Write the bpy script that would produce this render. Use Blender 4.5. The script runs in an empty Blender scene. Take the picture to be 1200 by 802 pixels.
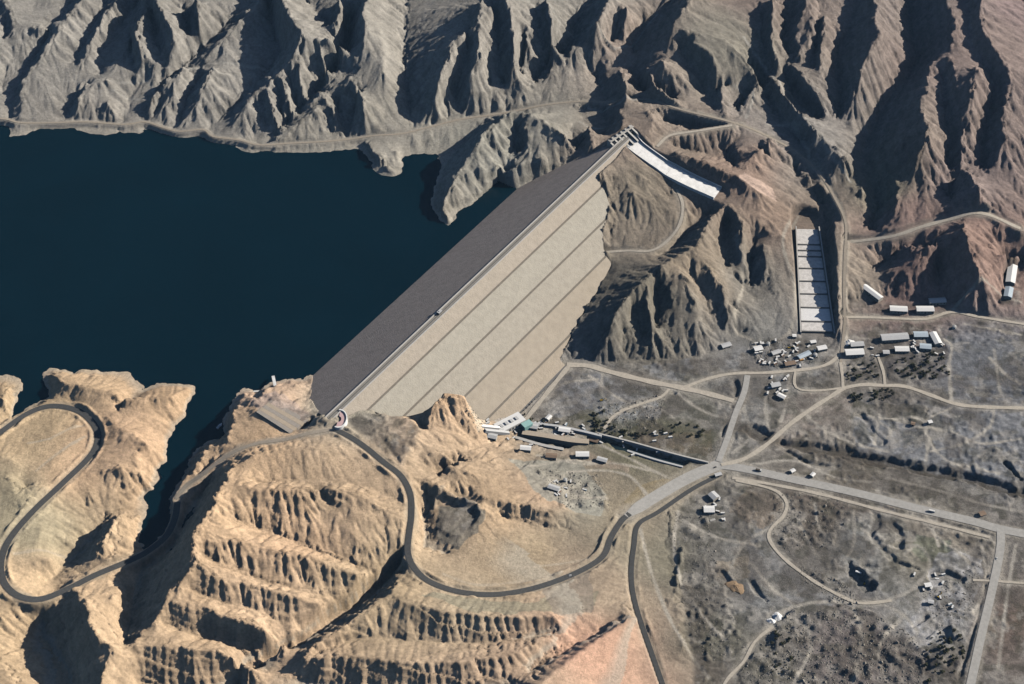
import bpy, bmesh, math, random
import numpy as np
from mathutils import Vector
random.seed(7); rng = np.random.default_rng(11)
S = bpy.context.scene
C = S.collection
RAD = math.radians

# ---------------------------------------------------------------- camera, sky, sun, exposure
FOCAL, PITCH, CAMZ = 2300.0, 45.0, 2095.0          # survey constants of the aerial view (focal length in photo pixels, 1200 wide)
cd = bpy.data.cameras.new('aerial_camera'); cam = bpy.data.objects.new('aerial_camera', cd); C.objects.link(cam)
cd.sensor_width = 36.0; cd.lens = 36.0 * FOCAL / 1200.0; cd.clip_start = 5.0; cd.clip_end = 30000.0
cam.location = (0, 0, CAMZ); cam.rotation_euler = (RAD(90 - PITCH), 0, 0)
S.camera = cam
SUN_EL, SUN_AZ = 30.0, 14.0                        # azimuth: degrees from +X towards +Y
world = bpy.data.worlds.new("World"); S.world = world; world.use_nodes = True
wn = world.node_tree; wn.nodes.clear()
sky = wn.nodes.new('ShaderNodeTexSky'); sky.sky_type = 'NISHITA'; sky.sun_disc = False
sky.sun_elevation = RAD(SUN_EL); sky.sun_rotation = RAD(90 - SUN_AZ); sky.altitude = 300; sky.ozone_density = 4.0
bg = wn.nodes.new('ShaderNodeBackground'); bg.inputs[1].default_value = 0.05
wo = wn.nodes.new('ShaderNodeOutputWorld')
wn.links.new(sky.outputs[0], bg.inputs[0]); wn.links.new(bg.outputs[0], wo.inputs[0])
sl = bpy.data.lights.new('sun', 'SUN'); sl.energy = 5.0; sl.angle = RAD(0.5); sl.color = (1.0, 0.93, 0.82)
sun = bpy.data.objects.new('sun', sl); C.objects.link(sun)
sdir = Vector((math.cos(RAD(SUN_EL)) * math.cos(RAD(SUN_AZ)), math.cos(RAD(SUN_EL)) * math.sin(RAD(SUN_AZ)), math.sin(RAD(SUN_EL))))
sun.rotation_euler = sdir.to_track_quat('Z', 'Y').to_euler()
S.view_settings.view_transform = 'Standard'; S.view_settings.look = 'None'
S.view_settings.exposure = 0.28; S.view_settings.gamma = 1.0
S.cycles.max_bounces = 4; S.cycles.diffuse_bounces = 0; S.cycles.volume_bounces = 0
S.cycles.transparent_max_bounces = 4; S.cycles.use_adaptive_sampling = True; S.cycles.use_denoising = True

# ---------------------------------------------------------------- survey: photo pixel + elevation -> ground point
_c = math.cos(RAD(PITCH)); _s = math.sin(RAD(PITCH))
def P(px, py, z):
    """The point of the place at elevation z (lake level 0) seen at photo pixel (px, py)."""
    dx = px - 600.0; v = 401.0 - py
    dy = FOCAL * _c + v * _s; dz = -FOCAL * _s + v * _c
    k = (z - CAMZ) / dz
    return (k * dx, k * dy, z)
def PIX(x, y, z):
    q = y * _c - (z - CAMZ) * _s; u = y * _s + (z - CAMZ) * _c
    return 600 + FOCAL * x / q, 401 - FOCAL * u / q

# ---------------------------------------------------------------- dam geometry (s along the crest, u downstream)
CREST = 55.0; FLOOR = -30.0
DA = np.array(P(390, 490, CREST)[:2]); DB = np.array(P(737, 163, CREST)[:2])
DL = float(np.linalg.norm(DB - DA)); dd = (DB - DA) / DL; dn = np.array([dd[1], -dd[0]])
UP_EDGE, DN_EDGE = -9.0, 1.5
def dam_z(u):
    u = np.asarray(u, float)
    return np.where(u < UP_EDGE, CREST + (u - UP_EDGE) / 1.9, np.where(u > DN_EDGE, CREST - (u - DN_EDGE) / 1.925, CREST))
def dam_su(x, y):
    return (x - DA[0]) * dd[0] + (y - DA[1]) * dd[1], (x - DA[0]) * dn[0] + (y - DA[1]) * dn[1]
def dam_xy(s, u): return DA[0] + s * dd[0] + u * dn[0], DA[1] + s * dd[1] + u * dn[1]
def on_dam(px, py, side):
    """where the line of sight through a pixel meets the dam surface: (s, u, z)"""
    lo, hi = (-40.0, CREST)
    zz = np.linspace(hi, lo, 400); best = None
    for z in zz:
        x, y, _ = P(px, py, z); s, u = dam_su(x, y); e = abs(float(dam_z(u)) - z)
        if side * (u + 4) < -14: continue
        if best is None or e < best[0]: best = (e, s, u, z)
    return best[1:]
NEAR_DN = [(391, 489), (402, 490), (420, 481), (437, 480), (458, 488), (480, 487), (500, 482), (520, 474), (548, 470), (560, 490), (574, 493), (590, 490), (611, 485)]
FAR_DN = [(737, 165), (722, 186), (701, 206), (707, 222), (713, 240), (711, 255), (706, 270), (706, 292), (716, 310), (700, 340), (680, 370), (666, 398), (655, 423)]
NEAR_UP = [(385, 492), (372, 480), (364, 466), (368, 440)]
FAR_UP = [(735, 161), (718, 168), (690, 181), (660, 194), (632, 208), (605, 222)]
sNd = sorted([on_dam(x, y, 1) for x, y in NEAR_DN], key=lambda t: t[1]); sFd = sorted([on_dam(x, y, 1) for x, y in FAR_DN], key=lambda t: t[1])
sNu = sorted([on_dam(x, y, -1) for x, y in NEAR_UP], key=lambda t: t[1]); sFu = sorted([on_dam(x, y, -1) for x, y in FAR_UP], key=lambda t: t[1])
nearc = sorted(sNd + sNu, key=lambda t: t[1]); farc = sorted(sFd + sFu, key=lambda t: t[1])
def s_near(u): return np.interp(u, [t[1] for t in nearc], [t[0] for t in nearc])
def s_far(u): return np.interp(u, [t[1] for t in farc], [t[0] for t in farc])

# ---------------------------------------------------------------- survey lines: ridges, ravines, shores (px, py, z)
L = []
def ln(*pts): L.append([P(*p) for p in pts])
SHORE_FAR = [(-60,150),(-20,147),(8,147),(14,152),(12,160),(30,158),(45,151),(62,150),(100,146),(138,148),(140,154),(165,157),(171,150),(185,152),(200,157),(215,161),(240,158),(250,165),(275,170),(300,166),(306,175),(325,178),(350,179),(365,178),(385,178),(400,176),(421,173),(425,176),(435,187),(447,197),(462,200),(472,205),(473,194),(470,184),(482,181),(512,180),(518,187),(519,196),(512,208),(507,230),(504,238),(512,250),(521,259),(527,267),(530,256),(537,246),(550,241),(570,233),(587,223),(600,220),(606,221)]
ln(*[(x, y, 0) for x, y in SHORE_FAR])
SHORE_LEFT = [(-60,455),(-20,445),(0,441),(15,437),(24,447),(26,455),(20,470),(13,485),(16,490),(32,477),(50,470),(58,466),(58,456),(50,447),(50,437),(60,431),(75,434),(88,438),(95,433),(110,433),(122,437),(140,435),(150,437),(157,447),(165,452),(167,460),(185,450),(205,450),(227,452),(226,462),(218,475),(215,490),(205,500),(196,515),(193,525),(195,540),(185,550),(178,565),(166,582),(166,590),(174,596),(166,612),(162,630),(168,645),(180,650),(196,640),(203,610),(205,590),(200,584),(212,562),(228,530),(243,515),(262,517),(264,507),(262,492),(272,475),(279,462),(290,452),(301,462),(318,450),(335,444),(350,446),(368,440)]
ln(*[(x, y, 0) for x, y in SHORE_LEFT])
ln((38,446,-7),(38,458,-7),(30,472,-5)); ln((44,452,-7),(46,462,-6))
ln((250,480,-9),(232,510,-8),(214,540,-8),(196,580,-7),(186,620,-6))
ln((-100,250,-30),(200,250,-30),(420,260,-30),(440,300,-30)); ln((-100,380,-30),(150,390,-30),(300,380,-30)); ln((560,250,-8),(575,240,-5)); ln((490,200,-10),(480,240,-14))
R_ = [ # (px, py, z) polylines: far hills
[(432,168,12),(438,182,12),(450,193,10),(466,200,5)],[(455,170,11),(466,185,8)],[(800,322,24),(812,350,10),(822,385,-8)],[(811,318,12),(826,350,-6),(836,388,-22)],[(758,335,28),(762,370,10),(764,402,-12)],[(752,352,12),(755,392,-18)],[(728,388,-8),(730,412,-27)],[(838,350,-4),(846,385,-22)],
[(5,45,34),(9,30,40),(0,12,48)],[(17,42,42),(14,22,52),(5,0,58)],[(30,33,46),(45,35,50),(80,22,58)],[(85,75,26),(98,50,34),(112,25,44),(125,0,52)],[(95,78,32),(108,50,45),(120,25,57),(136,0,66)],[(40,10,44),(60,0,48)],[(0,110,8),(8,80,18)],[(-20,120,14),(-10,70,34),(-5,30,50)],
[(340,84,52),(346,125,14)],[(349,80,62),(357,117,28)],[(366,68,62),(373,100,28)],[(376,60,72),(386,92,46)],[(322,98,40),(332,138,12)],[(331,92,52),(341,130,26)],[(305,114,30),(317,152,8)],[(313,105,44),(326,148,20)],
[(395,118,22),(399,150,6)],[(385,125,24),(388,155,8)],[(520,120,26),(526,136,14)],[(575,60,74),(572,100,40)],[(615,40,74),(606,90,34)],[(668,60,50),(655,90,38)],[(725,15,80),(716,50,44)],[(718,12,88),(710,45,60)],[(735,10,90),(730,45,56)],
[(10,140,2),(22,95,14),(38,72,22),(58,42,32),(72,20,40),(85,0,45),(95,-30,50)],
[(22,140,10),(27,95,28),(47,70,38),(60,48,48),(78,22,58),(95,3,64),(110,-30,66)],
[(118,88,22),(117,60,32),(138,30,42),(165,0,52)],[(131,84,32),(148,57,44),(157,32,56),(180,0,70)],
[(76,141,3),(84,122,8),(97,103,18)],[(94,141,6),(92,120,22),(103,100,30),(125,95,32)],[(145,143,3),(150,120,12),(160,100,20)],[(125,120,26),(135,138,8)],
[(158,80,32),(154,58,38),(152,35,48)],[(168,82,36),(165,60,58),(157,40,70),(175,5,80)],
[(190,68,44),(183,42,52),(177,10,62)],[(200,70,50),(206,55,66),(201,35,80),(191,18,88),(180,0,92),(170,-30,95)],
[(222,42,50),(216,22,58),(211,0,66)],[(226,45,54),(233,28,76),(232,12,86),(230,0,92)],
[(165,126,14),(185,105,20),(222,70,32),(245,48,42),(272,22,52),(298,0,60),(330,-30,66)],
[(232,70,38),(253,56,52),(283,24,64),(306,1,74),(335,-30,90)],
[(166,122,14),(168,140,5),(178,147,3)],[(173,132,12),(185,108,34),(196,90,42)],
[(180,137,8),(192,106,20),(206,79,32)],[(190,137,12),(204,105,34),(216,77,46)],
[(205,150,3),(222,111,18),(238,78,34)],[(215,147,8),(234,113,36),(251,80,50)],
[(240,157,3),(270,128,12),(300,98,24),(322,73,36),(330,58,42),(322,30,48),(314,0,56),(310,-30,60)],
[(272,153,8),(281,130,24),(305,107,40),(337,79,58),(360,50,86),(351,38,94),(338,20,96),(328,0,98),(320,-30,98)],
[(358,0,66),(372,15,64),(388,33,64)],[(398,0,96),(400,14,92),(394,34,82)],[(358,50,88),(376,48,84),(395,50,84),(408,68,64)],
[(309,170,2),(342,136,10),(374,104,20),(399,79,28),(407,60,36),(406,32,46),(412,18,56)],
[(318,172,6),(364,134,24),(386,108,38),(411,83,50),(427,58,78),(428,28,96),(424,18,98),(430,0,100),(430,-30,100)],
[(406,161,3),(412,139,10),(420,117,26)],[(426,156,12),(427,135,36),(425,119,48),(410,90,52)],[(375,112,38),(390,130,26),(402,158,8)],
[(478,-20,68),(476,20,58),(473,60,44),(475,90,34),(479,120,20),(484,150,11)],[(445,40,82),(450,90,58),(450,140,20)],
[(575,10,112),(561,25,108),(549,38,100),(531,52,92),(527,72,82),(517,86,72),(513,108,54),(503,136,22)],
[(551,30,88),(547,60,74),(539,88,54),(531,108,32),(541,128,18)],[(565,0,116),(561,25,109),(562,50,97),(563,70,85),(551,90,66),(548,118,33)],
[(576,-20,98),(578,0,91),(582,40,76),(586,70,60),(591,100,32)],[(592,-20,116),(592,0,112),(600,20,104),(602,45,95),(604,62,83),(600,88,58),(598,112,29)],
[(628,0,88),(632,22,78),(635,45,64),(642,62,50)],[(640,0,102),(646,25,92),(647,50,78),(651,64,60)],[(612,10,96),(618,50,72),(620,85,36)],
[(623,96,24),(646,71,34),(671,47,46),(674,22,52),(687,0,60),(695,-30,64)],[(632,97,32),(655,77,46),(682,48,62),(699,32,88),(710,12,96),(718,-10,100)],
[(742,62,42),(744,40,48),(762,20,58),(785,5,68)],[(752,60,50),(776,46,84),(788,35,100),(803,10,110),(815,-10,114)],
[(788,35,100),(815,40,98),(845,48,92),(865,62,84),(880,80,70),(888,100,56)],[(850,100,50),(830,120,42),(870,130,38)],
[(798,52,80),(808,72,66),(822,92,54)],[(813,52,96),(835,64,88),(839,92,66)],
[(742,82,38),(750,105,32),(768,117,33),(790,121,36)],[(757,82,66),(767,100,70),(786,115,58),(806,126,44)],[(775,72,84),(788,88,72)],
[(700,85,28),(704,105,26),(712,122,28)],[(725,78,42),(732,98,64),(735,118,56)],
[(680,122,22),(687,145,22),(705,163,22)],[(712,120,30),(727,130,48),(731,147,56),(734,156,54)],
[(669,150,24),(675,178,18)],[(690,148,50),(695,170,48)],
[(528,262,3),(520,250,12),(512,236,9)],[(515,240,14),(528,228,24),(531,212,30),(556,200,32)],[(553,180,44),(562,165,54),(583,145,60),(602,133,58),(622,135,60),(646,150,58),(662,162,54)],
[(556,200,32),(600,196,30),(640,186,36)],[(531,212,30),(548,190,38),(553,180,44)],
[(524,188,1),(540,168,6),(563,147,14)],[(603,150,40),(609,183,18)],[(615,150,54),(620,183,38)],[(570,215,12),(600,205,10)],
[(927,-20,88),(925,0,84),(920,25,73),(917,48,62),(926,64,54)],[(946,-20,104),(946,0,102),(940,22,90),(933,40,79),(936,62,67),(944,75,57)],
[(890,0,86),(893,30,74),(898,60,60),(905,90,46)],[(906,0,102),(904,30,90),(904,55,76),(910,76,62)],[(960,0,86),(958,40,72),(955,80,54)],[(952,10,98),(950,45,80)],
[(917,85,44),(934,112,32),(960,140,18)],[(927,72,56),(940,92,64),(959,115,50),(974,138,26)],
[(1012,-20,90),(1008,0,84),(995,30,72),(980,62,56),(980,85,44),(987,105,34),(982,138,18)],
[(1026,-20,110),(1025,0,108),(1027,35,100),(1032,45,97),(1017,65,88),(1009,82,74),(1006,98,62),(1000,115,48),(990,138,26)],
[(1064,-20,64),(1062,0,60),(1068,45,54),(1078,65,48),(1060,95,40),(1035,125,24),(1018,160,8),(1008,192,0)],
[(1108,-20,112),(1109,0,110),(1113,12,108),(1122,28,106),(1115,45,100),(1116,62,93),(1093,75,82),(1087,90,76),(1087,110,74),(1078,122,72),(1087,150,76),(1087,163,74),(1077,182,62),(1072,200,48)],
[(1048,0,84),(1052,60,66)],
[(1060,140,46),(1052,155,48),(1064,175,42),(1062,195,34)],
[(1108,85,76),(1106,125,60),(1112,160,46),(1112,198,26)],[(1113,68,93),(1120,95,86),(1124,125,74),(1129,155,62),(1125,200,40)],
[(1134,-20,114),(1134,0,110),(1138,50,98),(1154,73,88),(1167,100,76),(1157,135,58),(1153,165,42),(1152,200,28)],
[(1147,-20,132),(1148,0,124),(1149,32,116),(1167,60,107),(1180,82,100),(1184,97,93),(1174,140,74),(1177,165,66),(1167,192,48)],
[(1200,0,100),(1215,100,90),(1210,200,40),(1260,50,110),(1290,-20,120)],[(1260,180,30),(1330,100,90)],
[(1018,272,-18),(1032,242,-10),(1022,214,-2),(1005,195,0)],[(1043,262,10),(1053,235,24),(1049,212,28),(1076,205,42)],[(1000,222,12),(1012,240,4),(1008,262,-4)],
[(1003,281,-6),(1040,277,6),(1060,268,12),(1090,262,16),(1115,255,18)],[(1056,284,14),(1085,291,18),(1107,285,22)],
[(1026,316,-28),(1045,302,-24),(1070,306,-20),(1086,300,-12)],[(1033,324,-18),(1050,318,-4),(1075,314,4),(1088,305,8)],[(1030,345,-28),(1060,352,-29),(1088,352,-29)],
[(1128,262,38),(1134,290,34),(1147,320,20),(1160,345,-6),(1170,356,-26)],[(1098,310,-18),(1102,335,-26),(1110,352,-29)],[(1195,300,-8),(1175,300,12),(1172,340,-20)],
[(1112,232,16),(1119,212,26),(1130,205,30)],[(1151,236,48),(1140,212,54),(1127,200,54)],[(1125,242,32),(1165,250,28),(1198,264,20)],
# right abutment hill and the ground around the spillway
[(722,192,50),(740,200,46),(760,212,38)],[(712,212,42),(718,230,32),(720,250,22),(714,282,6)],[(740,225,38),(765,236,28),(785,228,22)],[(730,250,20),(750,270,10)],
[(853,241,24),(833,257,26),(823,278,26),(816,292,26),(800,299,26)],[(836,248,6),(808,266,-2),(788,288,-6),(772,300,-4)],
[(800,299,26),(772,318,30),(747,338,30),(731,358,24),(719,380,14),(713,402,-6)],[(714,316,-6),(696,345,-14),(676,376,-22),(662,408,-29)],
[(820,300,24),(846,340,8),(856,375,-12)],[(855,243,26),(870,262,22),(869,290,12),(874,315,-4)],[(850,262,-2),(846,290,-6),(853,314,-10)],
[(768,332,6),(767,360,-10),(769,388,-20)],[(784,318,24),(788,350,8),(790,384,-10)],[(740,360,4),(745,395,-16)],
[(665,420,-30),(700,424,-30),(740,422,-30),(800,420,-30),(845,412,-30),(870,388,-30)],
[(860,240,24),(890,254,20),(906,262,12),(922,290,2),(926,340,-16),(926,385,-26)],[(880,334,-26),(876,300,-14),(884,280,-4)],[(894,288,8),(900,320,-6),(905,345,-18)],
[(792,180,50),(830,194,48),(865,209,42),(893,231,30)],[(806,190,44),(870,222,30)],[(890,175,30),(915,200,22),(925,225,12)],
[(927,196,8),(948,218,-6),(966,242,-14)],[(940,196,22),(968,226,8)],[(790,172,28),(832,180,20),(856,180,18)],[(780,163,44),(810,158,42)],[(870,170,34),(862,190,30)],
[(976,258,6),(980,300,2),(982,350,-8),(984,385,-19)],[(966,255,-20),(973,300,-24),(976,385,-30)],
[(877,78,44),(886,98,28),(893,114,24)],[(864,130,26),(878,114,30)],[(866,136,38),(880,106,52),(896,99,50)],
[(905,92,58),(930,128,54),(955,158,46),(985,184,32),(1000,197,18)],[(899,112,34),(924,148,28),(950,172,16)],[(918,122,30),(935,140,26)],
[(780,143,28),(820,152,24),(850,154,22)],[(905,164,40),(886,180,44),(872,196,40)],[(850,178,18),(860,196,22)],[(745,165,52),(765,150,56),(762,130,60)],[(700,128,22),(716,150,24)],
[(1146,80,104),(1140,110,92),(1135,150,66)],
[(966,20,92),(960,70,70),(966,100,48)],[(850,70,78),(845,110,58),(850,135,46)],[(822,100,44),(838,128,36)],
[(355,560,50),(395,600,50),(430,640,34)],[(1000,200,4),(1010,225,14)],[(905,300,-2),(912,340,-14),(908,380,-27)],[(868,330,-20),(884,352,-20)],
# near left shore and the hairpin hill
[(62,440,10),(80,450,22),(110,456,26),(150,468,26),(200,466,24),(220,458,8)],[(138,481,12),(158,464,3)],[(66,462,12),(85,470,14)],
[(125,490,26),(145,505,36),(172,522,36),(188,528,8)],[(145,505,36),(160,545,30),(178,560,10)],[(108,552,28),(140,548,34),(170,560,22)],[(100,592,14),(130,600,12),(160,598,4)],
[(25,515,26),(58,508,30),(88,500,26)],[(60,545,36),(92,515,28)],[(45,570,42),(25,590,46),(8,560,44)],[(-10,530,36),(15,540,40),(32,575,30)],[(-40,470,14),(-40,560,36),(-50,640,44),(-50,720,36)],[(5,470,20),(8,455,10)],
[(128,604,8),(106,634,2),(80,657,4),(58,680,14),(44,697,26)],[(142,600,38),(127,622,40),(121,640,38),(112,655,26)],[(150,622,28),(148,645,20)],
[(20,620,40),(50,620,38),(30,660,36),(60,655,34)],
[(86,690,34),(102,707,58),(107,737,64),(120,752,60),(134,762,56),(124,787,52),(114,806,50),(105,830,48)],[(130,700,40),(150,690,14)],[(140,740,30),(150,760,26)],
[(76,706,8),(50,722,-2),(48,748,-4),(66,772,-6),(80,800,-8),(80,840,-10)],[(186,640,-4),(168,668,0),(156,700,4),(149,733,10),(146,756,22)],
[(0,722,34),(20,716,26),(30,740,10),(22,758,8),(18,772,16),(48,778,8),(52,800,2)],[(-30,760,36),(10,790,26),(20,830,20)],
# near right hills
[(285,462,12),(280,476,24),(271,492,32),(271,507,36),(268,516,38)],[(300,470,34),(320,455,26),(345,452,24)],
[(247,521,24),(238,537,28),(224,555,24),(209,578,16)],[(238,562,10),(252,549,20)],
[(274,547,58),(264,565,72),(253,582,82),(251,597,86),(246,603,86),(227,625,86),(228,642,84),(230,660,80),(219,677,72),(204,687,64),(196,707,56),(177,735,44),(152,755,30)],[(244,568,8),(232,585,2),(225,603,-2),(206,628,-3),(200,650,-3)],
[(272,548,58),(300,536,62),(340,527,62),(370,525,62),(400,523,56)],[(300,566,54),(375,562,48),(420,568,44),(468,588,36)],
[(264,565,72),(300,575,76),(345,574,72),(390,572,64),(430,585,54),(472,610,38)],[(256,604,70),(300,618,48),(340,633,38),(380,649,30),(440,671,15)],
[(228,622,86),(262,630,76),(300,640,60),(350,652,52),(400,666,40),(432,679,26)],[(234,650,66),(262,665,52),(300,678,40),(350,692,30),(395,703,13)],
[(230,662,80),(265,675,62),(300,688,50),(350,700,40),(388,712,20)],[(222,692,52),(260,706,41),(300,716,32),(345,742,8)],
[(196,707,56),(225,705,54),(262,722,48),(300,735,42),(332,752,20)],[(190,732,36),(240,746,22),(300,757,8),(315,772,0)],
[(152,756,44),(200,757,46),(260,766,38),(300,786,14)],[(160,800,10),(220,806,6),(270,808,-4)],
[(476,667,10),(460,673,6),(445,690,0),(412,715,-4),(380,735,-8),(350,757,-10),(310,775,-12),(290,790,-14),(270,812,-16),(240,840,-18)],
[(468,684,34),(456,697,36),(431,716,32),(401,736,28),(371,756,24),(356,770,22)],
[(456,697,36),(475,705,38),(525,718,36),(600,724,26),(650,722,16)],[(368,767,14),(400,753,13),(430,746,14),(500,752,12),(560,754,8),(600,750,4),(650,742,-8)],
[(358,773,24),(420,770,28),(475,777,30),(540,775,26),(600,766,16),(645,746,6)],[(350,800,0),(430,808,2),(500,812,2),(600,810,-6)],
[(745,722,2),(715,741,8),(680,766,16),(640,796,24),(600,830,30)],[(735,714,-10),(700,742,-12),(660,762,-10),(622,786,-8)],[(760,760,-14),(775,800,-14)],[(700,800,4),(740,800,-6)],
[(700,690,-8),(720,660,-12)],[(640,700,4),(680,715,-2)],
[(560,580,18),(600,590,16),(640,600,8),(668,604,-6)],[(590,606,2),(640,618,-6),(668,622,-14)],[(500,498,40),(508,480,48),(520,464,54),(543,466,50),(553,488,28),(556,500,16)],[(486,492,28),(496,506,32)],
[(440,505,46),(455,525,44),(470,545,42)],[(480,525,38),(505,530,34),(540,540,26),(580,545,14)],[(512,560,4),(526,553,2),(542,547,6)],[(524,545,30),(548,553,26),(540,562,24)],
[(498,575,22),(496,600,4),(498,640,0),(525,648,2)],[(520,575,30),(560,588,22),(562,606,16),(545,632,8)],[(500,565,34),(520,572,30)],
[(600,645,2),(650,645,-8),(560,665,6)],[(600,512,-28),(650,522,-27),(700,540,-26),(740,560,-24)],[(600,545,0),(650,560,-14),(700,580,-20)],[(560,520,4),(580,508,-18)],
[(800,640,-26),(790,700,-24),(800,760,-22)],
]
for r in R_: ln(*r)
for xs in ((-200,-100,110),(-200,60,60),(-250,300,-30),(-150,700,40),(-150,830,30)): pass
ln((-250,-60,80),(-150,100,20)); ln((-200,600,40),(-200,850,40)); ln((100,880,-10),(400,880,0),(650,880,20))
ln((1320,230,-20),(1400,350,-30))

# ---------------------------------------------------------------- roads: (name, label, category, half width, surface, [(px, py, z)])
ROADS = [
('mountain_road','dark asphalt road looping below the brown hills from the dam crest to the valley floor',4.2,'asphalt',[(392,503,52),(410,512,50),(428,524,48),(450,542,46),(470,558,43),(481,580,39),(482,605,34),(479,628,30),(478,648,27),(485,665,23),(502,681,19),(535,693,14),(575,697,9),(615,692,3),(655,680,-3),(690,664,-8),(708,650,-11),(716,630,-15),(728,611,-19),(738,602,-20.5)]),
('approach_road','broad pale grey roadway climbing from the central junction to the mountain road',9.5,'pale_grey',[(734,605,-20),(762,586,-24),(805,561,-28),(844,544,-29.5)]),
('hairpin_road','dark asphalt road bending in a hairpin around the sandy hill on the near left shore',4.6,'asphalt',[(-60,545,34),(-20,520,28),(0,507,24),(32,485,17),(60,476,15),(90,481,16),(108,495,19),(115,512,22),(107,533,25),(75,565,31),(40,598,37),(14,628,41),(3,650,42),(1,670,41),(8,688,39),(25,700,37),(50,702,34),(82,689,30),(112,674,26),(150,658,20),(172,647,15),(195,628,12),(205,607,12),(208,588,13)]),
('abutment_road','pale road running along the cliff edge from the dam end to the old ramp in the gorge',4.0,'gravel',[(206,585,13),(220,568,18),(238,556,25),(258,540,33),(280,527,40),(305,519,44),(335,515,47),(362,508,51),(392,503,52)]),
('shore_road','pale dirt road following the far shore of the lake below the bare hills',2.7,'gravel',[(-60,140,9),(0,139,9),(25,144,7),(62,144,7),(100,143,7),(145,146,7),(170,143,7),(190,149,7),(210,154,7),(238,152,8),(250,160,7),(280,164,7),(304,170,7),(340,168,7),(380,166,7),(412,163,7),(440,159,10),(470,157,11),(500,150,12),(540,140,14),(575,135,16),(605,130,19),(640,123,24),(680,119,28),(715,120,32),(757,117,46),(800,129,48),(860,144,42),(900,160,32),(935,180,20),(960,203,10),(978,232,6),(991,262,4),(990,300,0),(989,340,-10),(990,375,-20),(987,405,-28.5),(985,430,-30)]),
('terrace_road','pale dirt track crossing the hillside between the dam and the spillway',3.2,'pale',[(706,296,-1),(735,294,2),(762,294,5),(780,284,8),(796,264,14),(800,240,20),(793,222,24)]),
('hill_track','pale track branching above the white spillway chute',3.2,'pale',[(770,172,44),(785,159,43),(815,154,43),(858,147,43)]),
('ridge_track','pinkish dirt track climbing along the reddish ridge behind the camp',4.5,'pale',[(992,284,-10),(1020,281,-4),(1050,276,5),(1080,266,12),(1110,258,18),(1150,250,28),(1196,268,20)]),
('main_road','wide pale grey highway running straight across the valley floor to the right',7.0,'pale_grey',[(842,545,-29.5),(870,549,-29),(930,562,-29),(1000,577,-29),(1080,597,-29),(1140,611,-29),(1172,620,-29),(1230,632,-29),(1300,650,-29)]),
('lower_road','narrower pale road running parallel below the wide highway',3.6,'pale',[(858,560,-29.5),(900,567,-29.5),(960,579,-29.5),(1040,600,-29.5),(1110,617,-29.5),(1160,630,-29.5)]),
('side_road','straight grey road leading toward the bottom from the highway junction at right',5.6,'pale_grey',[(1173,621,-28.8),(1172,645,-29),(1163,690,-29),(1150,745,-29),(1138,800,-29),(1122,870,-29)]),
('valley_road','pale curving dirt road from the central junction to the right edge',4.6,'pale',[(845,545,-29),(872,538,-29),(900,520,-29.5),(925,498,-29.5),(950,480,-29.5),(975,464,-29.5),(990,455,-29.5),(1012,451,-29.5),(1035,452,-29.5),(1060,453,-29.5),(1090,463,-29.5),(1118,473,-29.5),(1150,477,-29.5),(1230,479,-29.5)]),
('crossing_road','straight grey road climbing from the central junction toward the work yard',4.4,'pale_grey',[(842,541,-29),(852,515,-29.5),(862,485,-29.5),(872,460,-29.5),(876,440,-29.5)]),
('yard_road','dirt road along the upper edge of the valley floor past the spillway end',3.8,'pale',[(800,455,-29.6),(830,444,-29.6),(860,438,-29.6),(900,437,-29.6),(945,433,-29.6),(970,427,-29.6),(985,415,-29.8)]),
('toe_road','wide pale haul road from the foot of the dam across the grey flats',6.5,'pale',[(664,428,-29.7),(690,429,-29.7),(715,436,-29.7),(760,447,-29.7),(800,455,-29.6),(835,463,-29.6),(860,470,-29.6)]),
('dam_foot_road','pale track running along the foot of the dam',5.0,'pale',[(612,497,-29.6),(640,462,-29.6),(666,430,-29.7)]),
('flat_track','pale curved track across the grey flats to the river works',3.4,'pale',[(784,456,-29.7),(775,465,-29.7),(750,474,-29.7),(728,482,-29.7),(715,492,-29.7),(708,503,-29.7)]),
('old_road','narrow dark asphalt road winding down beside the pink slope to the bottom edge',3.4,'asphalt',[(845,556,-29),(812,573,-27),(772,600,-24),(748,615,-22),(743,640,-21),(740,665,-21),(741,690,-21),(748,720,-21),(760,755,-21),(774,795,-21),(790,840,-21)]),
('pit_track','beige dirt track curving around the gravel workings at lower right',3.4,'pale',[(862,563,-29.6),(890,569,-29.6),(912,577,-29.6),(922,590,-29.6),(918,605,-29.6),(905,618,-29.6),(901,630,-29.6),(912,648,-29.6),(935,668,-29.6),(965,688,-29.6),(1000,705,-29.6),(1018,707,-29.6),(1045,704,-29.6)]),
('heap_track','faint beige track among the rubble heaps at the bottom',3.0,'pale',[(905,735,-29.6),(885,752,-29.6),(872,775,-29.6),(850,800,-29.6),(840,830,-29.6)]),
('field_track','short pale track joining the side road from the grey workings',2.6,'pale',[(1140,680,-29.6),(1163,681,-29.4),(1190,683,-29.6),(1230,686,-29.6)]),
('camp_road','short pale spur between the camp sheds and the valley road',3.0,'pale',[(988,455,-29.6),(987,440,-29.6),(985,425,-29.6)]),
('camp_spur','narrow pale track rising from the valley road to the camp sheds',3.0,'pale',[(1037,451,-29.6),(1035,435,-29.6),(1029,418,-29.6)]),
('upper_camp_road','dirt road between the two rows of camp sheds',3.6,'pale',[(988,372,-27.5),(1010,372,-29),(1040,373,-29.5),(1085,374,-29.5),(1115,366,-29.5),(1150,372,-29.5),(1230,385,-29.5)]),
('yard_loop','pale dirt loop beside the square field near the yard',2.8,'pale',[(932,436,-29.6),(931,450,-29.6),(938,457,-29.6),(960,458,-29.6),(986,455,-29.6)]),
]
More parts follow.
